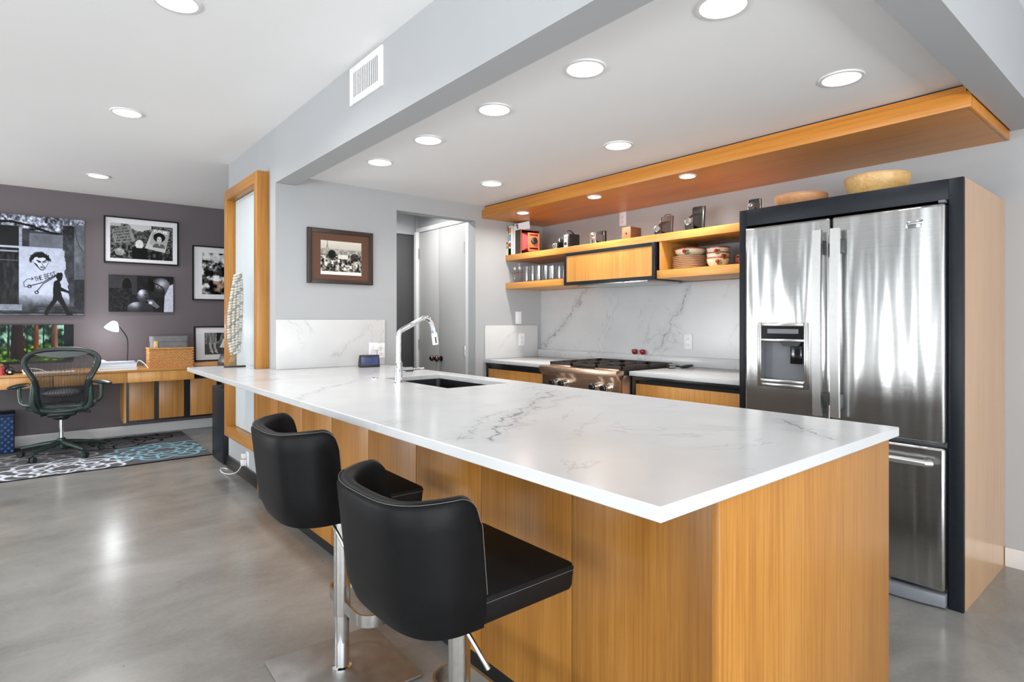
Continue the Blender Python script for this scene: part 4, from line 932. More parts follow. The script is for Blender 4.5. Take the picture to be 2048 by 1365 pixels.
class Cv:
    """canvas in photo-like units: x right, y down"""
    def __init__(s, x0, x1, y0, y1, step, base=.3):
        s.x0, s.x1, s.y0, s.y1 = x0, x1, y0, y1
        s.nx = int((x1-x0)/step)+1; s.ny = int((y1-y0)/step)+1
        s.X, s.Y = np.meshgrid(np.linspace(x0, x1, s.nx), np.linspace(y0, y1, s.ny))
        s.C = np.zeros((s.ny, s.nx, 3)); s.C[:] = base; s.step = step
    def noise(s, scale, seed=0, octv=4, ax=1, ay=1):
        rng = np.random.RandomState(seed); out = np.zeros_like(s.X); amp = 1; tot = 0
        for o in range(octv):
            g = rng.rand(64, 64); u = s.X*ax/scale*2**o+100; w = s.Y*ay/scale*2**o+100
            i = np.floor(u).astype(int); j = np.floor(w).astype(int); fu = u-i; fw = w-j; fu = fu*fu*(3-2*fu); fw = fw*fw*(3-2*fw)
            q = lambda a, b: g[(j+b) % 64, (i+a) % 64]
            out += amp*((q(0, 0)*(1-fu)+q(1, 0)*fu)*(1-fw)+(q(0, 1)*(1-fu)+q(1, 1)*fu)*fw); tot += amp; amp *= .55
        return out/tot
    def rect(s, a, b, c, d): return (s.X >= a) & (s.X <= b) & (s.Y >= c) & (s.Y <= d)
    def poly(s, pts):
        m = np.zeros(s.X.shape, bool); n = len(pts)
        for k in range(n):
            (xa, ya), (xb, yb) = pts[k], pts[(k+1) % n]
            if ya == yb: continue
            m ^= ((ya > s.Y) != (yb > s.Y)) & (s.X < (xb-xa)*(s.Y-ya)/(yb-ya)+xa)
        return m
    def ell(s, cx, cy, rx, ry, rot=0):
        c_, s_ = math.cos(rot), math.sin(rot); u = (s.X-cx)*c_+(s.Y-cy)*s_; w = -(s.X-cx)*s_+(s.Y-cy)*c_
        return (u/rx)**2+(w/ry)**2
    def dist(s, pts):
        d = np.full(s.X.shape, 1e9)
        for (xa, ya), (xb, yb) in zip(pts[:-1], pts[1:]):
            L = (xb-xa)**2+(yb-ya)**2+1e-9; t = np.clip(((s.X-xa)*(xb-xa)+(s.Y-ya)*(yb-ya))/L, 0, 1)
            d = np.minimum(d, np.hypot(s.X-xa-t*(xb-xa), s.Y-ya-t*(yb-ya)))
        return d
    def paint(s, m, col, a=1.0):
        col = np.array(col if hasattr(col, '__len__') and np.ndim(col) == 1 else [col]*3) if np.ndim(col) < 2 else col
        m = (np.clip(m.astype(float), 0, 1)*a)[..., None]
        if np.ndim(col) == 2: col = np.repeat(col[..., None], 3, 2)
        s.C = s.C*(1-m)+col*m
    def line(s, pts, th, col, a=1.0): s.paint(np.clip((th/2-s.dist(pts))/s.step+.5, 0, 1), col, a)
    def text(s, body, x, y, h, th, col, ang=0, w=None, gap=1.5):
        k = h/6; wk = (w or k); c_, s_ = math.cos(ang), math.sin(ang); cx = 0
        for ch in body:
            if ch == ' ': cx += 3*wk; continue
            for pl in STROKES.get(ch, []):
                P = [(cx+px*wk, -py*k) for px, py in pl]; P = [(x+px*c_-py*s_, y+px*s_+py*c_) for px, py in P]
                s.line(P, th, col)
            cx += (4+gap)*wk
    def build(s, name, mat, parent, p00, p10, p01):
        """p00 = top left corner, p10 = top right, p01 = bottom left"""
        a, b, c = Vector(p00), Vector(p10), Vector(p01); nx, ny = s.nx, s.ny
        u = np.linspace(0, 1, nx); w = np.linspace(0, 1, ny); U, V_ = np.meshgrid(u, w)
        co = np.array(a)+U[..., None]*np.array(b-a)+V_[..., None]*np.array(c-a)
        me = bpy.data.meshes.new(name); nv = nx*ny; nf = (nx-1)*(ny-1)
        idx = np.arange(nv).reshape(ny, nx)
        q = np.stack([idx[:-1, :-1], idx[1:, :-1], idx[1:, 1:], idx[:-1, 1:]], -1).reshape(-1)
        me.vertices.add(nv); me.vertices.foreach_set('co', co.reshape(-1).astype(np.float32))
        me.loops.add(nf*4); me.loops.foreach_set('vertex_index', q.astype(np.int32))
        me.polygons.add(nf); me.polygons.foreach_set('loop_start', np.arange(0, nf*4, 4, dtype=np.int32)); me.polygons.foreach_set('loop_total', np.full(nf, 4, np.int32))
        me.update(calc_edges=True)
        at_ = me.color_attributes.new('Col', 'FLOAT_COLOR', 'POINT')
        lin = np.where(s.C <= .04045, s.C/12.92, ((np.clip(s.C, 0, 1)+.055)/1.055)**2.4)
        at_.data.foreach_set('color', np.concatenate([lin, np.ones((ny, nx, 1))], -1).reshape(-1).astype(np.float32))
        me.materials.append(M[mat]); o = bpy.data.objects.new(name, me); COL.objects.link(o); o.parent = parent; return o
YF = YP-.001
def pict(name, label, x0, x1, z0, z1, frame=None, mat=None, depth=.028, y=YF, cat='picture', tilt=0, mx=None, bar=.014):
    """hangs on the office wall; local frame: x across, z up, front -Y. returns thing and print rectangle"""
    t = thing(name, label, cat, ((x0+x1)/2, y, z0), 0, rot=(tilt, 0, 0)); w = (x1-x0)/2; h = z1-z0
    if frame:
        for m in frame4(-w, w, -depth, 0, 0, h, bar, 'Y', .001): m.build('frame_bar', frame, t)
        MB().box(-w+bar, w-bar, -depth*.55, -.001, bar, h-bar).build('mat_board', mat, t)
    else:
        MB().box(-w, w, -depth, 0, 0, h, .001).build('canvas_block', 'black_frame', t)
    return t
# --- large street print
t = pict('canvas_print', 'large black and white street print with hairdresser mural and walking man', -.80, .420, 1.312, 2.318, depth=.035)
c = Cv(-140, 169, 0, 200, .75, .30)
n1 = c.noise(14, 1); n2 = c.noise(5, 2); n3 = c.noise(40, 3)
c.paint(np.ones_like(n1), .22+.25*n1)
c.paint(c.rect(-200, 200, -5, 30), .25+.75*np.clip(n2*2-.55, 0, 1))                       # rubble band
c.paint((c.dist([(-140, 26), (20, 14), (60, 20), (110, 34), (170, 44)]) < 2.2) | (c.dist([(20, 30), (70, 26), (120, 33)]) < 1.5), .10)
c.paint(c.rect(-140, 36, 22, 62), .16+.10*n3)
c.paint(c.rect(-140, 36, 62, 185), .10+.30*np.clip(c.noise(5, 9, ay=.35)*1.6-.5, 0, 1))
c.paint(c.rect(-140, 36, 62, 66), .82); c.paint(c.rect(-140, 34, 71, 74), .72); c.paint(c.rect(-140, 34, 90, 91), .5)
c.paint(c.rect(36, 42, 25, 64), .62+.2*n2)
c.paint(c.rect(42, 56, 26, 64), .22+.2*n1); c.paint(c.rect(56, 124, 34, 64), .46+.16*n1)
c.paint(c.rect(36, 146, 62, 176), .80+.10*n3-.08*n2)                                    # pale plastered wall
edge = 128+10*(c.noise(16, 5)-.5)+5*(n2-.5)+10*np.clip((c.Y-110)/40, 0, 1)
c.paint((c.X > edge) & c.rect(110, 149, 66, 180), .16+.30*n1); c.paint(c.rect(124, 148, 14, 66), .14+.3*np.clip(n1*1.6-.4, 0, 1))
c.paint(c.rect(36, 124, 66, 158), .84+.10*n3-.10*n2, .7)
c.paint(c.rect(36, 146, 150, 181), .30+.3*n2, np.clip((c.Y-150-18*n1)/16, 0, 1)*.85)
c.paint(c.rect(148, 170, 10, 200), .34+.30*n1); c.paint(c.rect(148, 170, 124, 180), .16+.18*n2); c.line([(146, 124), (170, 123)], 1.2, .5)
c.line([(150, 22), (152, 38), (158, 54), (167, 66)], 1.1, .15)
c.paint(c.rect(-140, 170, 180, 200), .20+.30*np.clip(c.noise(16, 12, ay=3)*1.6-.4, 0, 1)); c.line([(-140, 196), (170, 194)], 1.4, .10); c.line([(-140, 199), (170, 197)], 1.2, .6)
c.paint(c.rect(-140, 42, 178, 190), .55+.2*n2)
# mural: profile with spiky hair
face = [(64, 84), (70, 80), (88, 80), (93, 86), (94, 92), (92, 97), (88, 103), (83, 107), (78, 106), (72, 100), (66, 95), (62, 90)]
c.paint(c.poly(face), .88)
for i in range(60):
    a = PI*(.98+1.06*i/59); r1 = 1+.22*random.random(); x = 77+19.5*r1*.93*math.cos(a); y = 87+14*r1*.95*math.sin(a); c.line([(77+13*math.cos(a), 86+6*math.sin(a)), (x, y)], 1.5, .12)
c.paint((c.ell(77, 84, 18, 9) < 1) & (c.Y < 83+2.5*(n2-.5)) & (n2 > .32), .12); c.paint(c.ell(59.5, 88, 3.5, 6) < 1, .14, .9); c.paint(c.ell(63, 91, 2.2, 3.6) < 1, .75)
c.line([(66, 94), (72, 101), (78, 106.5), (83, 107.5), (88, 103.5)], 1.6, .12); c.paint(c.poly([(66, 93), (71, 96), (76, 104), (71, 101)]), .2)
c.line([(71, 88.5), (78, 91)], 2.2, .08); c.line([(83, 91), (91, 87)], 2.2, .08); c.line([(73, 91.5), (78, 93)], 1.3, .12); c.line([(84, 93), (90, 91)], 1.3, .12)
c.line([(80.5, 92), (82, 98), (85, 98.5)], 1.0, .18); c.line([(78, 102), (82, 101), (87, 101.5)], 1.6, .10); c.line([(80, 103.5), (85, 103.6)], 1.0, .3); c.line([(93, 86), (93.5, 93), (89, 102)], .9, .2)
c.text('THE', 68, 131, 8.2, 1.15, .10, R(-17), 1.05); c.text('BEST', 88, 125.5, 9.2, 1.15, .10, R(-17), 1.1)
c.line([(57, 140.5), (82, 133), (115, 113)], 1.7, .12); c.line([(71, 151), (84, 135), (114, 116)], 1.7, .12)
for cx, cy in ((56.5, 141.5), (70.5, 153)): c.paint(np.abs(np.sqrt(c.ell(cx, cy, 3.2, 2.6))-1) < .34, .12)
c.line([(54, 143), (46, 142), (45, 134), (52, 127), (63, 126)], 1.1, .14); c.line([(60, 123.5), (64, 126), (60, 128.5)], 1.1, .14)
# walking man
blk = .085
c.paint((c.ell(116, 120, 6.6, 6.4) < 1) | c.poly([(112, 112), (121, 111), (124, 115), (122, 126), (117, 131), (112, 128)]), blk)
c.paint(c.poly([(105, 131), (110, 127), (117, 129), (120, 137), (119, 148), (122, 158), (104, 160), (103, 148)]), blk)
c.paint(c.poly([(118, 140), (130, 146), (138, 150), (137, 154), (128, 151), (116, 149)]), blk)
c.paint(c.poly([(104, 157), (116, 158), (112, 170), (98, 188), (92, 199), (84, 197), (90, 184), (102, 168)]), blk)
c.paint(c.poly([(110, 157), (121, 157), (128, 172), (136, 190), (146, 198), (131, 199), (122, 180), (112, 168)]), blk)
c.C = np.clip(c.C, 0, 1)**1.35*np.array([.93, .97, 1.07]); c.build('print', 'print_paper', t, (-.61, -.0355, 1.006), (.61, -.0355, 1.006), (-.61, -.0355, 0))
# --- protest photo in black frame
t = pict('framed_photo', 'black framed photo of protest signs, one reading FUTURE', .590, 1.296, 1.893, 2.398, 'black_frame', 'paper_mat')
c = Cv(220, 344, 446, 520, .4, .25)
n1 = c.noise(9, 21); n2 = c.noise(3, 22)
c.paint(np.ones_like(n1), .12+.45*np.clip(n2*1.8-.5, 0, 1)); c.paint((c.Y < 458+14*(n1-.5)) & (c.X > 255) & (c.X < 300), .78)
c.paint((c.Y > 492), .10+.6*np.clip(c.noise(4, 25)*2-.85, 0, 1)); c.paint(c.rect(220, 240, 446, 452), .7)
sg = [(222, 460), (258, 448), (268, 481), (229, 488)]; c.paint(c.poly(sg), .50+.06*n1)
for i, ln in enumerate(('I AM NO LONGER', 'ACCEPTING THE THINGS', 'I CANNOT CHANGE', 'I AM CHANGING THE', 'THINGS I CANNOT ACCEPT')):
    w = 33/(len(ln)*5.5); c.text(ln, 224.5+1.7*i, 463.5+5.4*i, 3.5, .55, .12, R(-14+1.2*i), w)
c.paint(c.ell(276, 488, 8, 10) < 1, .72+.2*n2); c.paint(c.rect(262, 292, 496, 520), .06)
ps = [(303, 452), (338, 455), (328, 503), (287, 495)]; c.paint(c.poly(ps), .74)
c.paint(c.poly([(304, 452), (338, 455), (330, 492), (296, 486)]), .64)
c.text('FUTURE', 305.5, 459.5, 5.4, 1.25, .97, R(4), .88)
c.paint(c.ell(316, 470, 12, 10.5) < 1+.25*(n2-.5), .07); c.paint(c.ell(316, 475, 5.2, 7) < 1, .78)
c.line([(312, 473), (315, 473.5)], .8, .1); c.line([(318, 473.5), (321, 473)], .8, .1); c.line([(314.5, 479), (318.5, 479)], .9, .15); c.line([(316.5, 474), (317, 476.5)], .5, .4)
c.paint(c.poly([(302, 490), (308, 484), (314, 483), (316, 490), (319, 484), (326, 486), (328, 494), (304, 492)]), .24+.2*n2)
c.paint(c.rect(298, 315, 502, 520), .08); c.paint(c.rect(303, 309, 507, 514), .3)
c.paint((c.ell(238, 506, 9, 8) < 1), .40+.35*n2)
c.build('print', 'print_paper', t, (-.296, -.0158, .434), (.296, -.0158, .434), (-.296, -.0158, .052))
# --- two faces canvas
t = pict('canvas_print', 'dark canvas photo of a bald man beside a large painted face', .634, 1.242, 1.359, 1.764, depth=.03)
c = Cv(218, 346, 551, 625, .5, .13); n1 = c.noise(8, 31); n2 = c.noise(3, 32)
c.paint(np.ones_like(n1), .13+.12*n1); c.paint(c.rect(218, 272, 551, 590), .26+.08*n1); c.paint((c.ell(252, 575, 10, 18) < 1) & (c.Y < 600), .12); c.line([(243, 590), (243, 562), (252, 555), (262, 562), (262, 590)], .9, .34)
c.paint(c.rect(218, 262, 578, 625), .15+.18*np.clip(n2*2-.8, 0, 1))
c.paint(c.ell(318, 575, 22, 20, -.5) < 1, np.clip(.20+.55*np.exp(-((c.X-322)**2/160+(c.Y-566)**2/110))+.06*n1, 0, 1)); c.paint(c.ell(300, 570, 7, 14, -.2) < 1, .10)
c.line([(306, 566), (314, 568), (322, 574)], 1.8, .10); c.paint(c.ell(314, 573, 4.5, 2.6, .4) < 1, .62); c.paint(c.ell(314, 573, 1.8, 1.8) < 1, .05); c.line([(322, 572), (328, 584), (320, 588)], 1.6, .18); c.paint((c.ell(318, 575, 22, 20, -.5) < 1) & (c.X > 328), .62, .5)
c.paint(c.poly([(338, 570), (346, 566), (346, 625), (326, 625), (328, 592)]), .72+.18*n2)
c.paint(c.ell(284, 592, 11.5, 13, .1) < 1, np.clip(.28+.62*np.exp(-((c.X-280)**2/60+(c.Y-585)**2/90))+.05*n1, 0, 1)); c.paint(c.ell(274, 594, 2.2, 4) < 1, .4); c.line([(286, 590), (291, 590)], 1.2, .12); c.line([(288, 597), (294, 598)], 1.4, .12); c.line([(293, 590), (295, 594)], 1, .2)
c.paint(c.poly([(252, 625), (254, 612), (264, 606), (276, 604), (290, 606), (303, 612), (306, 625)]), np.clip(.22+.5*np.exp(-((c.X-266)**2/120+(c.Y-609)**2/60))+.12*n1, 0, 1))
c.paint(c.poly([(292, 600), (304, 600), (318, 614), (312, 618), (296, 608)]), .5); c.paint(c.ell(299, 606, 4, 3) < 1, .85)
c.C = np.clip(c.C, 0, 1)**1.3*np.array([.97, .97, 1.05]); c.build('print', 'print_paper', t, (-.304, -.0305, .405), (.304, -.0305, .405), (-.304, -.0305, 0))
# --- garden photo and skirt photo (partly behind the oak frame)
t = pict('framed_photo', 'black framed photo of sunlit foliage hanging next to the protest photo', 1.440, 2.14, 1.505, 2.148, 'black_frame', 'paper_mat')
c = Cv(0, 100, 0, 100, .8, .3); n1 = c.noise(10, 41, 5); n2 = c.noise(30, 42)
c.paint(np.ones_like(n1), np.clip((n1-.5)*3.0+.35, .04, .95)); c.paint(n2 > .56, .10, .6); c.paint((c.ell(34, 52, 10, 22) < 1), np.clip((n1-.5)*3+.7, .2, 1), .8); c.paint((c.Y < 18) & (n1 > .4), .85, .7); c.paint(c.rect(20, 100, 68, 92) & (n1 > .5), [.55, .34, .2], .6)
c.build('print', 'print_paper', t, (-.248, -.0158, .565), (.248, -.0158, .565), (-.248, -.0158, .072))
t = pict('framed_photo', 'black framed photo of a woman\'s skirt and legs leaning on the low shelf', 1.432, 2.02, .791, 1.196, 'black_frame', 'paper_mat', y=7.47, tilt=R(-4))
c = Cv(401, 475, 667, 712, .4, .3); n1 = c.noise(4, 51, 4); n2 = c.noise(3, 52, 3, 1, .15)
c.paint(np.ones_like(n1), .30+.35*np.clip(n1*1.6-.4, 0, 1)); c.paint(c.rect(400, 480, 690, 712), .22+.14*n1)
c.paint(c.poly([(403, 667), (424, 667), (427, 687), (405, 690)]), .18+.6*n2); c.paint(c.poly([(427, 667), (437, 667), (432, 684), (426, 686)]), .15)
for x in (410, 419): c.paint(c.poly([(x, 688), (x+5, 688), (x+6, 698), (x+10, 706), (x+5, 707), (x+1, 699)]), .62); c.line([(x+3, 705), (x+9, 709)], 1.8, .78)
c.paint(c.poly([(432, 698), (440, 682), (446, 672), (456, 674), (470, 690), (468, 700)]), .80+.15*n1); c.paint(c.ell(452, 675, 5, 6) < 1, .7)
c.build('print', 'print_paper', t, (-.185, -.0158, .330), (.19, -.0158, .330), (-.185, -.0158, .075))
# --- city view in brown frame on the kitchen wall
t = pict('framed_photo', 'brown framed photo of a city with a tower on the kitchen wall', 1.524, 2.032, 1.532, 1.935, 'brown_frame', 'brown_mat', y=YW-.001, bar=.030)
c = Cv(638, 720, 480, 550, .4, .6); n1 = c.noise(7, 61, 5); n2 = c.noise(3.2, 62, 4)
c.paint(c.Y < 505, .80-.12*(c.Y-480)/25+.03*n1); c.paint((c.Y >= 498+5*(n1-.5)), .16+.75*np.clip(n2*2.2-.75, 0, 1))
c.paint((c.Y > 496) & (c.Y < 508), .45+.35*n2, .8); c.paint((c.ell(660, 508, 8, 9) < 1+.6*(n2-.5)), .12); c.paint(c.rect(672, 692, 508, 516), .88, .9); c.paint(c.ell(706, 512, 9, 8) < 1, .14, .8)
for i in range(14):
    x = 640+i*6+2*math.sin(i*3); y = 518+((i*7) % 5)*4; c.paint(c.rect(x, x+4, y, y+6), .88 if i % 2 else .1)
c.line([(651, 480.5), (651, 488), (649, 497)], .9, .35); c.line([(651, 480.5), (651, 488), (653, 497)], .9, .35); c.line([(649.5, 493), (652.5, 493)], .6, .4)
c.paint(c.Y > 543.5, .93)
c.C *= np.array([1.03, 1.0, .94]); c.build('print', 'print_paper', t, (-.156, -.0158, .318), (.162, -.0158, .318), (-.156, -.0158, .068))
# ------------------------------------------------------------------ rug
t = thing('area_rug', 'dark grey rug with white and blue flower outlines under the office chair', 'rug', (0, 6.7, 0))
MB().box(-1.6, 1.30, -.72, .76, .0, .010, .003).build('backing', 'black_frame', t)
c = Cv(-160, 130, 0, 148, .62, .30); n1 = c.noise(3, 71, 3)
c.paint(np.ones_like(n1), .33+.08*n1); c.C *= np.array([1.0, 1.0, 1.03])
def flower(cx, cy, r, n, col, rot, th=2.0, rings=(.35, .62, 1.0), squash=.85):
    for q, rr in enumerate(rings):
        P = []
        for i in range(97):
            a = 2*PI*i/96; rad = r*rr*(.78+.24*abs(math.sin(n*a/2+rot+q*.7))**.7+.05*math.sin(3*a+q)); P.append((cx+rad*math.cos(a), cy+rad*math.sin(a)*squash))
        c.line(P, th, col)
    for i in range(n):
        a = 2*PI*i/n+rot; c.line([(cx+r*.36*math.cos(a), cy+r*.36*math.sin(a)*squash), (cx+r*.6*math.cos(a+.12), cy+r*.6*math.sin(a+.12)*squash), (cx+r*.95*math.cos(a), cy+r*.95*math.sin(a)*squash)], th*.8, col)
WH, GR, BL, BK = [.86, .88, .92], [.62, .62, .62], [.52, .72, .78], [.05, .05, .05]
flower(-2, 78, 46, 8, GR, .3, 2.2); flower(22, 126, 44, 9, WH, .1, 2.6, (.3, .55, .8, 1.05)); flower(-62, 132, 42, 8, WH, .6, 2.6, (.35, .7, 1.0)); flower(98, 100, 46, 9, BL, .4, 2.6, (.28, .5, .75, 1.0))
flower(70, 26, 44, 8, BK, .2, 2.2); flower(-70, 62, 40, 8, BL, .2, 2.4); flower(-130, 100, 44, 8, GR, .7, 2.4); flower(-120, 30, 36, 8, BK, 0, 2)
c.build('pile', 'rug_pile', t, (-1.6, .76, .0105), (1.30, .76, .0105), (-1.6, -.72, .0105))
# ------------------------------------------------------------------ desk and low cabinet
t = thing('wall_desk', 'long floating oak desk along the purple wall', 'desk', (0, 7.3, 0)); mv = Matrix.Translation((0, -7.3, 0))
MB().box(-2.4, 1.345, 6.985, YP-.001, .738, .760, .001).xf(mv).build('desk_top', 'desk_oak_X', t)
MB().box(-2.38, 1.31, 7.02, YP-.001, .64, .738).xf(mv).build('carcass', 'black_lacquer', t)
for a, b in ((.738, 1.343), (.152, .734), (-.434, .148), (-1.02, -.438), (-1.606, -1.024), (-2.4, -1.61)): MB().box(a, b, 6.995, 7.018, .632, .735, .001).xf(mv).build('drawer_front', 'desk_oak_Z', t)
t = thing('low_cabinet', 'wall hung oak cabinet with black frame below the desk', 'cabinet', (1.7, 7.4, 0)); mv = Matrix.Translation((-1.7, -7.4, 0))
MB().box(.756, 2.9, 7.262, YP-.001, .185, .628).xf(mv).build('carcass', 'black_lacquer', t)
MB().box(.735, .756, 7.262, YP-.001, .185, .628).xf(mv).build('side_panel', 'desk_oak_Z', t)
for a, b in ((.780, 1.006), (1.052, 1.290), (1.352, 1.62), (1.68, 1.95)): MB().box(a, b, 7.250, 7.263, .205, .612, .001).xf(mv).build('door', 'cathedral_oak', t)
tag(MB().box(1.362, 2.9, 7.20, YP-.001, .742, .790, .001).build('low_shelf', 'desk_oak_X'), 'oak shelf continuing beyond the desk under the leaning photo', 'shelf')
# ------------------------------------------------------------------ monitor
t = thing('monitor', 'wide computer monitor showing a redwood forest', 'monitor', (-.22, 7.27, .760))
MB().box(-.55, .538, -.005, .035, .085, .465, .006).build('housing', 'black_plastic', t)
MB().prism([(-.06, 0), (.06, 0), (.035, .12), (-.035, .12)], 'Y', .02, .05, .003).build('stand', 'black_plastic', t)
MB().box(-.14, .14, -.07, .12, 0, .010, .004).build('stand_base', 'black_plastic', t)
c = Cv(-140, 146, 652, 722, .8, .2); n1 = c.noise(9, 81, 4); n2 = c.noise(24, 82, 3)
def rgb(a, b, m): return np.array(a)*(1-m[..., None])+np.array(b)*m[..., None]
def paint3(m, col): c.C = np.where(m[..., None], col, c.C)
fine = c.noise(5, 83, 5); n4 = c.noise(13, 84, 4)
paint3(np.ones(c.X.shape, bool), rgb((.03, .09, .09), (.20, .42, .30), np.clip(fine*2.2-.75, 0, 1)))
gl_ = np.clip((n4-.50)*5, 0, 1)*np.clip((698-c.Y)/12, 0, 1); c.C = c.C*(1-gl_[..., None])+rgb((.35, .62, .52), (.90, .98, .90), fine)*gl_[..., None]
gr_ = np.clip((c.Y-690-8*(n2-.5))/6, 0, 1); c.C = c.C*(1-gr_[..., None])+rgb((.05, .16, .06), (.62, .80, .26), np.clip(c.noise(9, 86, 4, 1, 2.2)*2.2-.7, 0, 1))*gr_[..., None]
for x, w, a, b in ((85, 1.5, (.10, .12, .09), (.16, .18, .12)), (16, 2, (.10, .12, .09), (.2, .2, .14)), (52, 1.5, (.10, .14, .10), (.16, .18, .12)), (33, 11, (.10, .05, .08), (.26, .13, .13)), (70, 4.5, (.30, .15, .09), (.66, .38, .24)), (107, 6, (.28, .18, .15), (.66, .50, .42)), (-40, 12, (.12, .07, .06), (.3, .18, .12)), (-90, 9, (.12, .07, .06), (.3, .18, .12))):
    paint3((np.abs(c.X-x) < w*(1+.004*(c.Y-652))) & (c.Y < 716), rgb(a, b, np.clip((c.X-x)/w*.45+.5+.9*(c.noise(3, 85, 4, 1, .12)-.5), 0, 1)))
paint3(c.X > 126, rgb((.13, .15, .18), (.17, .20, .23), n1))
c.C = np.clip(c.C, 0, 1)**1.25; c.build('screen', 'screen', t, (-.545, -.0056, .458), (.533, -.0056, .458), (-.545, -.0056, .110))
# ------------------------------------------------------------------ desk lamp
t = thing('desk_lamp', 'lit desk lamp with thin black gooseneck', 'lamp', (.775, 7.34, .760))
MB().lathe([(0, 0), (.062, 0), (.062, .010), (.05, .016), (0, .018)]).build('base', 'black_plastic', t)
MB().tube(smooth_path([(0, 0, .015), (.0, 0, .12), (.002, 0, .25), (-.006, -.01, .32), (-.045, -.03, .39), (-.095, -.05, .455)]), .0065, 10).build('stem', 'black_plastic', t)
lh = MB().lathe([(.020, .0), (.030, -.01), (.055, -.055), (.066, -.085), (.062, -.085), (.05, -.053), (.026, -.012), (.016, -.003), (.020, 0)], seg=28)
rm = Matrix.Translation((-.115, -.055, .49)) @ Matrix.Rotation(R(22), 4, 'Y') @ Matrix.Rotation(R(-14), 4, 'X')
lh.xf(rm).build('shade', 'lamp_glow', t)
MB().ball((0, 0, -.05), (.03, .03, .035), 14, 8).xf(rm).build('bulb', 'lamp_glow', t)
MB().tube([(-.095, -.05, .455), (-.104, -.052, .485)], [.0075, .014], 10).build('neck', 'black_plastic', t)
d = bpy.data.lights.new('lamp_bulb', 'POINT'); d.energy = 6; d.color = (.93, .97, 1); d.shadow_soft_size = .05
o_ = bpy.data.objects.new('lamp_bulb', d); COL.objects.link(o_); o_.parent = t; o_.location = (-.125, -.07, .40)
# ------------------------------------------------------------------ baskets
t = thing('wicker_basket', 'golden woven wicker basket on the desk', 'basket', (1.148, 7.22, .760), R(-1))
MB().box(-.20, .20, -.13, .13, 0, .012).box(-.20, .20, -.13, -.12, .012, .20).box(-.20, .20, .12, .13, .012, .20).box(-.20, -.19, -.12, .12, .012, .20).box(.19, .20, -.12, .12, .012, .20).build('body', 'wicker', t)
wv = MB()
for r_ in range(14):
    z = .008+.0146*r_
    for k in range(17):
        x = -.20+.025*k+(.0125 if r_ % 2 else 0)
        if x < .205: wv.ball((x, -.132, z), (.0175, .0055, .0075), 8, 5, Matrix.Rotation(R(20 if r_ % 2 else -20), 3, 'Y'))
    for k in range(10):
        y = -.12+.025*k+(.0125 if r_ % 2 else 0)
        for sx in (-1, 1): wv.ball((sx*.202, y, z), (.0055, .0175, .0075), 8, 5)
wv.build('weave', 'wicker', t)['kind'] = 'stuff'
MB().tube([(-.205, -.135, .205), (.205, -.135, .205), (.205, .135, .205), (-.205, .135, .205)], .009, 8, closed=True).build('rim', 'wicker', t)
t = thing('cloth_bin', 'grey cloth storage bin standing in the wicker basket', 'bin', (1.148, 7.24, .773), R(-1))
def shellbox(w, d, h, r, th):
    m = MB(); o1 = [(x, y) for x, y in pts(r, w, d)]; i1 = [(x, y) for x, y in pts(r, w-th, d-th)]; n = len(o1)
    vs = [(*p_, 0) for p_ in o1]+[(*p_, h) for p_ in o1]+[(*p_, h) for p_ in i1]+[(*p_, th) for p_ in i1]
    fs = [tuple(range(n))[::-1]]+[(q*n+k, q*n+(k+1) % n, (q+1)*n+(k+1) % n, (q+1)*n+k) for q in range(3) for k in range(n)]+[tuple(3*n+k for k in range(n))]
    return m.add(vs, fs)
shellbox(.178, .088, .318, .04, .006).build('fabric', 'grey_cloth', t)
MB().add(*(lambda m: (m.v, m.f))(shellbox(.182, .092, .055, .042, .003).xf(Matrix.Translation((0, 0, .267))))).build('folded_hem', 'grey_cloth', t)
t = thing('wooden_block', 'short pale wooden upright standing in the wicker basket', 'wood', (1.0, 7.133, .773))
MB().box(-.012, .022, -.008, .008, 0, .27, .002).build('slat', 'bowl_wood_pale', t)
MB().cyl((.005, -.009, .21), (.005, -.007, .21), .005, seg=10).build('hole', 'slot_dark', t)
# ------------------------------------------------------------------ papers and small desk things
zz = .760
for i, (w, d_, h, rz) in enumerate(((.32, .24, .026, 1), (.318, .24, .022, -1), (.316, .235, .022, .5), (.30, .23, .012, -2))):
    t = thing('paper_stack', ('white binder at the bottom of the pile beside the lamp', 'white binder second from the bottom of the pile', 'white binder near the top of the pile', 'thin grey folder lying on top of the white binders')[i], 'binder', (.665, 7.125, zz), R(rz), 'binders piled beside the lamp')
    MB().box(-w/2, w/2, -d_/2, d_/2, 0, .002).box(-w/2, w/2, -d_/2, d_/2, h-.002, h).box(-w/2, -w/2+.002, -d_/2, d_/2, .002, h-.002).build('cover', 'paper_blue' if i == 3 else 'paper', t)
    MB().box(-w/2+.004, w/2-.004, -d_/2+.004, d_/2-.004, .002, h-.002).build('sheets', 'paper', t); zz += h
t = MB()
rng = random.Random(5)
b = bmesh.new(); bmesh.ops.create_icosphere(b, subdivisions=2, radius=1)
for v_ in b.verts: v_.co = Vector((v_.co.x*.06, v_.co.y*.05, v_.co.z*.045))*rng.uniform(.7, 1.2)
tag(MB().bm(b).build('crumpled_paper', 'paper', loc=(.535, 7.36, .812), ang=5), 'crumpled white paper behind the pile of binders', 'paper')
tag(MB().tube(smooth_path([(.86, 7.44, .766), (.862, 7.38, .80), (.87, 7.28, .838), (.89, 7.15, .825), (.915, 7.06, .785), (.925, 7.04, .765)]), .0045, 8).build('cable', 'cord_white'), 'white cable arching over the desk beside the wicker basket', 'cable')
tag(MB().tube(smooth_path([(-.06, 7.16, .766), (-.075, 7.2, .79), (-.02, 7.24, .80), (.05, 7.22, .79), (.10, 7.2, .768)]), .0045, 8).build('cable', 'cord_white'), 'white cable looped behind the keyboard', 'cable')
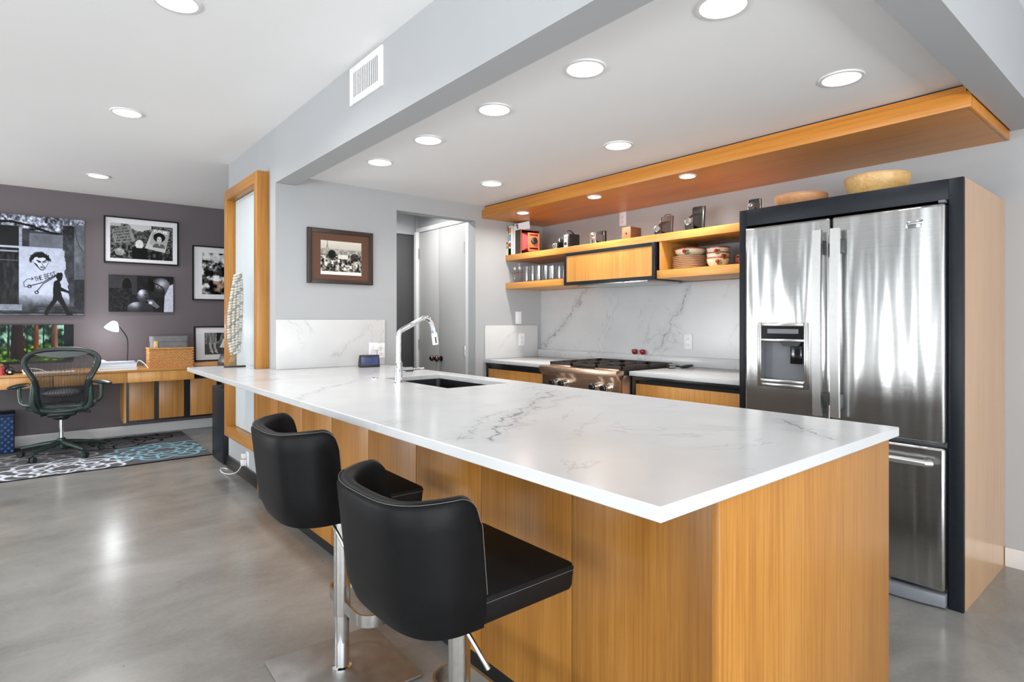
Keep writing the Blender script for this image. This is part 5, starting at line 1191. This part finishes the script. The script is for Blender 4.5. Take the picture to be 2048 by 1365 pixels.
t = thing('keyboard', 'slim white keyboard lying on the desk', 'keyboard', (.10, 7.09, .760))
MB().box(-.17, .22, -.055, .06, 0, .010, .003).build('tray', 'white_plastic', t)
kk = MB()
for r_ in range(5):
    for q in range(16): kk.box(-.162+.0235*q, -.142+.0235*q, -.048+.021*r_, -.030+.021*r_, .010, .013)
kk.build('keys', 'paper', t)['kind'] = 'stuff'
t = thing('figurine', 'small red and brown figurine on the desk', 'figurine', (-.222, 7.06, .760))
MB().lathe([(0, 0), (.026, 0), (.028, .02), (.022, .05), (.024, .06), (.020, .075), (0, .078)]).build('body', 'book_red', t)
MB().ball((0, 0, .088), .018, 14, 8).build('head', 'box_brown', t)
t = thing('desk_speaker', 'small round black speaker with white mark beside the figurine', 'speaker', (-.160, 7.06, .760))
MB().ball((0, 0, .036), (.038, .036, .036), 20, 12).build('body', 'black_plastic', t)
MB().box(-.011, .009, -.038, -.034, .018, .034, .002).build('mark', 'white_plastic', t)
MB().lathe([(0, 0), (.024, 0), (.026, .006), (0, .008)]).build('foot', 'black_plastic', t)
# ------------------------------------------------------------------ waste basket, slate cabinet
t = thing('waste_basket', 'dark blue woven waste basket beside the desk chair', 'basket', (-.30, 7.34, .010))
MB().box(-.165, .165, -.13, .13, 0, .37, .006).build('body', 'blue_weave_dark', t)
wv = MB()
for r_ in range(12):
    for k in range(14):
        if (r_+k) % 2: wv.ball((-.152+.0234*k, -.131, .02+.028*r_), (.013, .006, .016), 8, 5)
wv.build('weave', 'blue_weave', t)['kind'] = 'stuff'
MB().box(-.17, .17, -.135, .135, .345, .372, .006).build('rim', 'blue_weave_dark', t)
t = thing('pedestal_cabinet', 'dark slate pedestal cabinet behind the oak frame', 'cabinet', (1.5, 5.67, 0))
MB().box(-.222, .22, -.205, .205, .012, .665, .003).build('body', 'slate_lacquer', t)
MB().box(-.226, -.222, -.195, .195, .03, .64, .001).build('front_panel', 'slate_lacquer', t)
MB().box(-.2, .2, -.19, .19, 0, .012).build('plinth', 'black_plastic', t)
t = thing('printer', 'black rounded machine standing on the slate cabinet', 'printer', (1.44, 5.66, .665))
MB().box(-.10, .16, -.13, .13, .0, .03, .006).build('foot', 'black_plastic', t)
MB().prism([(-.13, .04), (-.145, .06), (-.14, .22), (-.115, .288), (-.08, .30), (.16, .30), (.18, .28), (.18, .04)], 'Y', -.13, .13, .008).build('housing', 'dark_graphite', t)
MB().box(-.10, .15, -.11, .11, .028, .045).build('paper_slot', 'black_plastic', t)
# ------------------------------------------------------------------ office chair
t = thing('office_chair', 'dark mesh back swivel office chair on the rug', 'chair', (.205, 6.80, .0110))
def ctube(pts_, r, mat, name, par, closed=False, seg=12, flat=None): return MB().tube(smooth_path(pts_) if not closed else pts_, r, seg, closed, flat=flat).build(name, mat, par)
half = [(0, .990), (.10, .986), (.18, .968), (.235, .938), (.258, .895), (.250, .845), (.222, .785), (.192, .725), (.178, .66), (.172, .56), (.162, .50), (.12, .472), (0, .466)]
def yb(z): return -.285+.10*((z-.72)/.28)**2*0.9-(.07*(1-(z-.46)/.53)*-1 if z < .7 else 0)*0.6 - .03*((z-.46)/.53)
loop2 = [(x, z) for x, z in half]+[(-x, z) for x, z in half[-2:0:-1]]
L3 = [(x, yb(z), z) for x, z in loop2]
sm = []
P = [Vector(p_) for p_ in L3]; nP = len(P)
for i in range(nP):
    a, b, c_, d_ = P[i-1], P[i], P[(i+1) % nP], P[(i+2) % nP]
    for k in range(4):
        u = k/4; sm.append(.5*((2*b)+(c_-a)*u+(2*a-5*b+4*c_-d_)*u*u+(3*b-a-3*c_+d_)*u**3))
bf = MB().tube(sm, .026, 12, True, flat=(1.0, .6)).build('back_frame', 'teal_plastic', t)
# mesh sheet inside the loop
vs = [(0, yb(.72)-.012, .72)]+[tuple(p_) for p_ in sm]; n = len(sm)
mid = [Vector(vs[0])*.5+p_*.5 for p_ in sm]
vs += [tuple(m_+Vector((0, -.006, 0))) for m_ in mid]
fs = [(0, 1+n+k, 1+n+(k+1) % n) for k in range(n)]+[(1+n+k, 1+k, 1+(k+1) % n, 1+n+(k+1) % n) for k in range(n)]
MB().add(vs, fs).build('back_mesh', 'chair_mesh', t)
MB().prism([(-.20, .955), (-.12, .972), (0, .978), (.12, .972), (.20, .955), (.10, .928), (0, .918), (-.10, .928)], 'Y', -.296, -.288).build('top_band', 'teal_plastic', t)
lp = MB().ball((0, -.265, .605), (.150, .020, .042), 24, 12).build('lumbar_pad', 'dark_graphite', t)
for i in range(11): 
    x = -.10+.02*i; hh = .030*math.sqrt(max(.05, 1-(x/.13)**2)); MB().cyl((x, -.284, .605-hh), (x, -.284, .605+hh), .0028, seg=6).build('rib', 'black_plastic', lp)
for s_ in (-1, 1):
    ctube([(s_*.196, -.262, .70), (s_*.205, -.255, .60), (s_*.205, -.24, .50), (s_*.17, -.20, .445), (s_*.10, -.10, .415)], .023, 'chair_metal', 'back_upright', t, flat=(1, .8))
    ar = ctube([(s_*.21, -.235, .515), (s_*.25, -.20, .508), (s_*.285, -.16, .53), (s_*.295, -.13, .60), (s_*.295, -.12, .655)], .016, 'chair_metal', 'arm_support', t)
    pd = MB().ball((0, 0, 0), (.115, .050, .018), 24, 12).xf(Matrix.Translation((s_*.30, -.07, .668)) @ Matrix.Rotation(R(90+s_*38), 4, 'Z') @ Matrix.Rotation(R(-5), 4, 'Y')).build('arm_pad', 'teal_plastic', t)
    MB().lathe([(0, 0), (.012, 0), (.012, -.012), (0, -.012)], (s_*.235, -.245, .512), 14, 'Y').build('bolt', 'black_plastic', ar)
st = MB().ball((0, .03, .455), (.25, .24, .032), 28, 12).build('seat', 'chair_mesh', t)
MB().tube([(.25*math.cos(2*PI*i/40)*(1-.04*math.cos(4*PI*i/20)), .03+.24*math.sin(2*PI*i/40), .452) for i in range(40)], .016, 10, True).build('seat_frame', 'teal_plastic', t)
MB().tube(smooth_path([(-.16, -.19, .452), (-.06, -.215, .436), (.06, -.215, .436), (.16, -.19, .452)]), .024, 12, flat=(.8, 1)).build('rear_bar', 'chair_metal', t)
MB().box(-.11, .11, -.14, .10, .375, .425, .02, 3).build('tilt_mechanism', 'dark_graphite', t)
MB().lathe([(0, .335), (.05, .335), (.075, .36), (.075, .385), (0, .385)]).build('tilt_housing', 'teal_plastic', t)
MB().tube([(.09, -.05, .40), (.17, -.07, .398), (.215, -.08, .396)], [.007, .007, .013], 10).build('lever', 'black_plastic', t)
MB().tube([(-.09, -.05, .395), (-.15, -.07, .39)], [.008, .011], 10).build('lever', 'black_plastic', t)
MB().cyl((0, 0, .15), (0, 0, .34), .017, seg=16).build('gas_column', 'chrome', t)
MB().lathe([(0, .07), (.036, .07), (.040, .10), (.034, .155), (.024, .165), (0, .165)]).build('hub', 'chair_metal', t)
for k in range(5):
    a = R(-60+72*k); e = Vector((math.cos(a), math.sin(a), 0))
    lg = MB().tube([tuple(e*.02+Vector((0, 0, .125))), tuple(e*.16+Vector((0, 0, .108))), tuple(e*.31+Vector((0, 0, .082)))], [.030, .025, .017], 12, flat=(.8, 1)).build('base_leg', 'chair_metal', t)
    MB().cyl(tuple(e*.302+Vector((0, 0, .055))), tuple(e*.302+Vector((0, 0, .085))), .008, seg=8).build('caster_stem', 'black_plastic', lg)
    sd = Vector((-e.y, e.x, 0))
    for q in (-1, 1): MB().cyl(tuple(e*.315+sd*(.008*q)+Vector((0, 0, .0285))), tuple(e*.315+sd*(.028*q)+Vector((0, 0, .0285))), .0282, .024, 20).build('caster_wheel', 'dark_graphite' if q > 0 else 'chair_metal', lg)
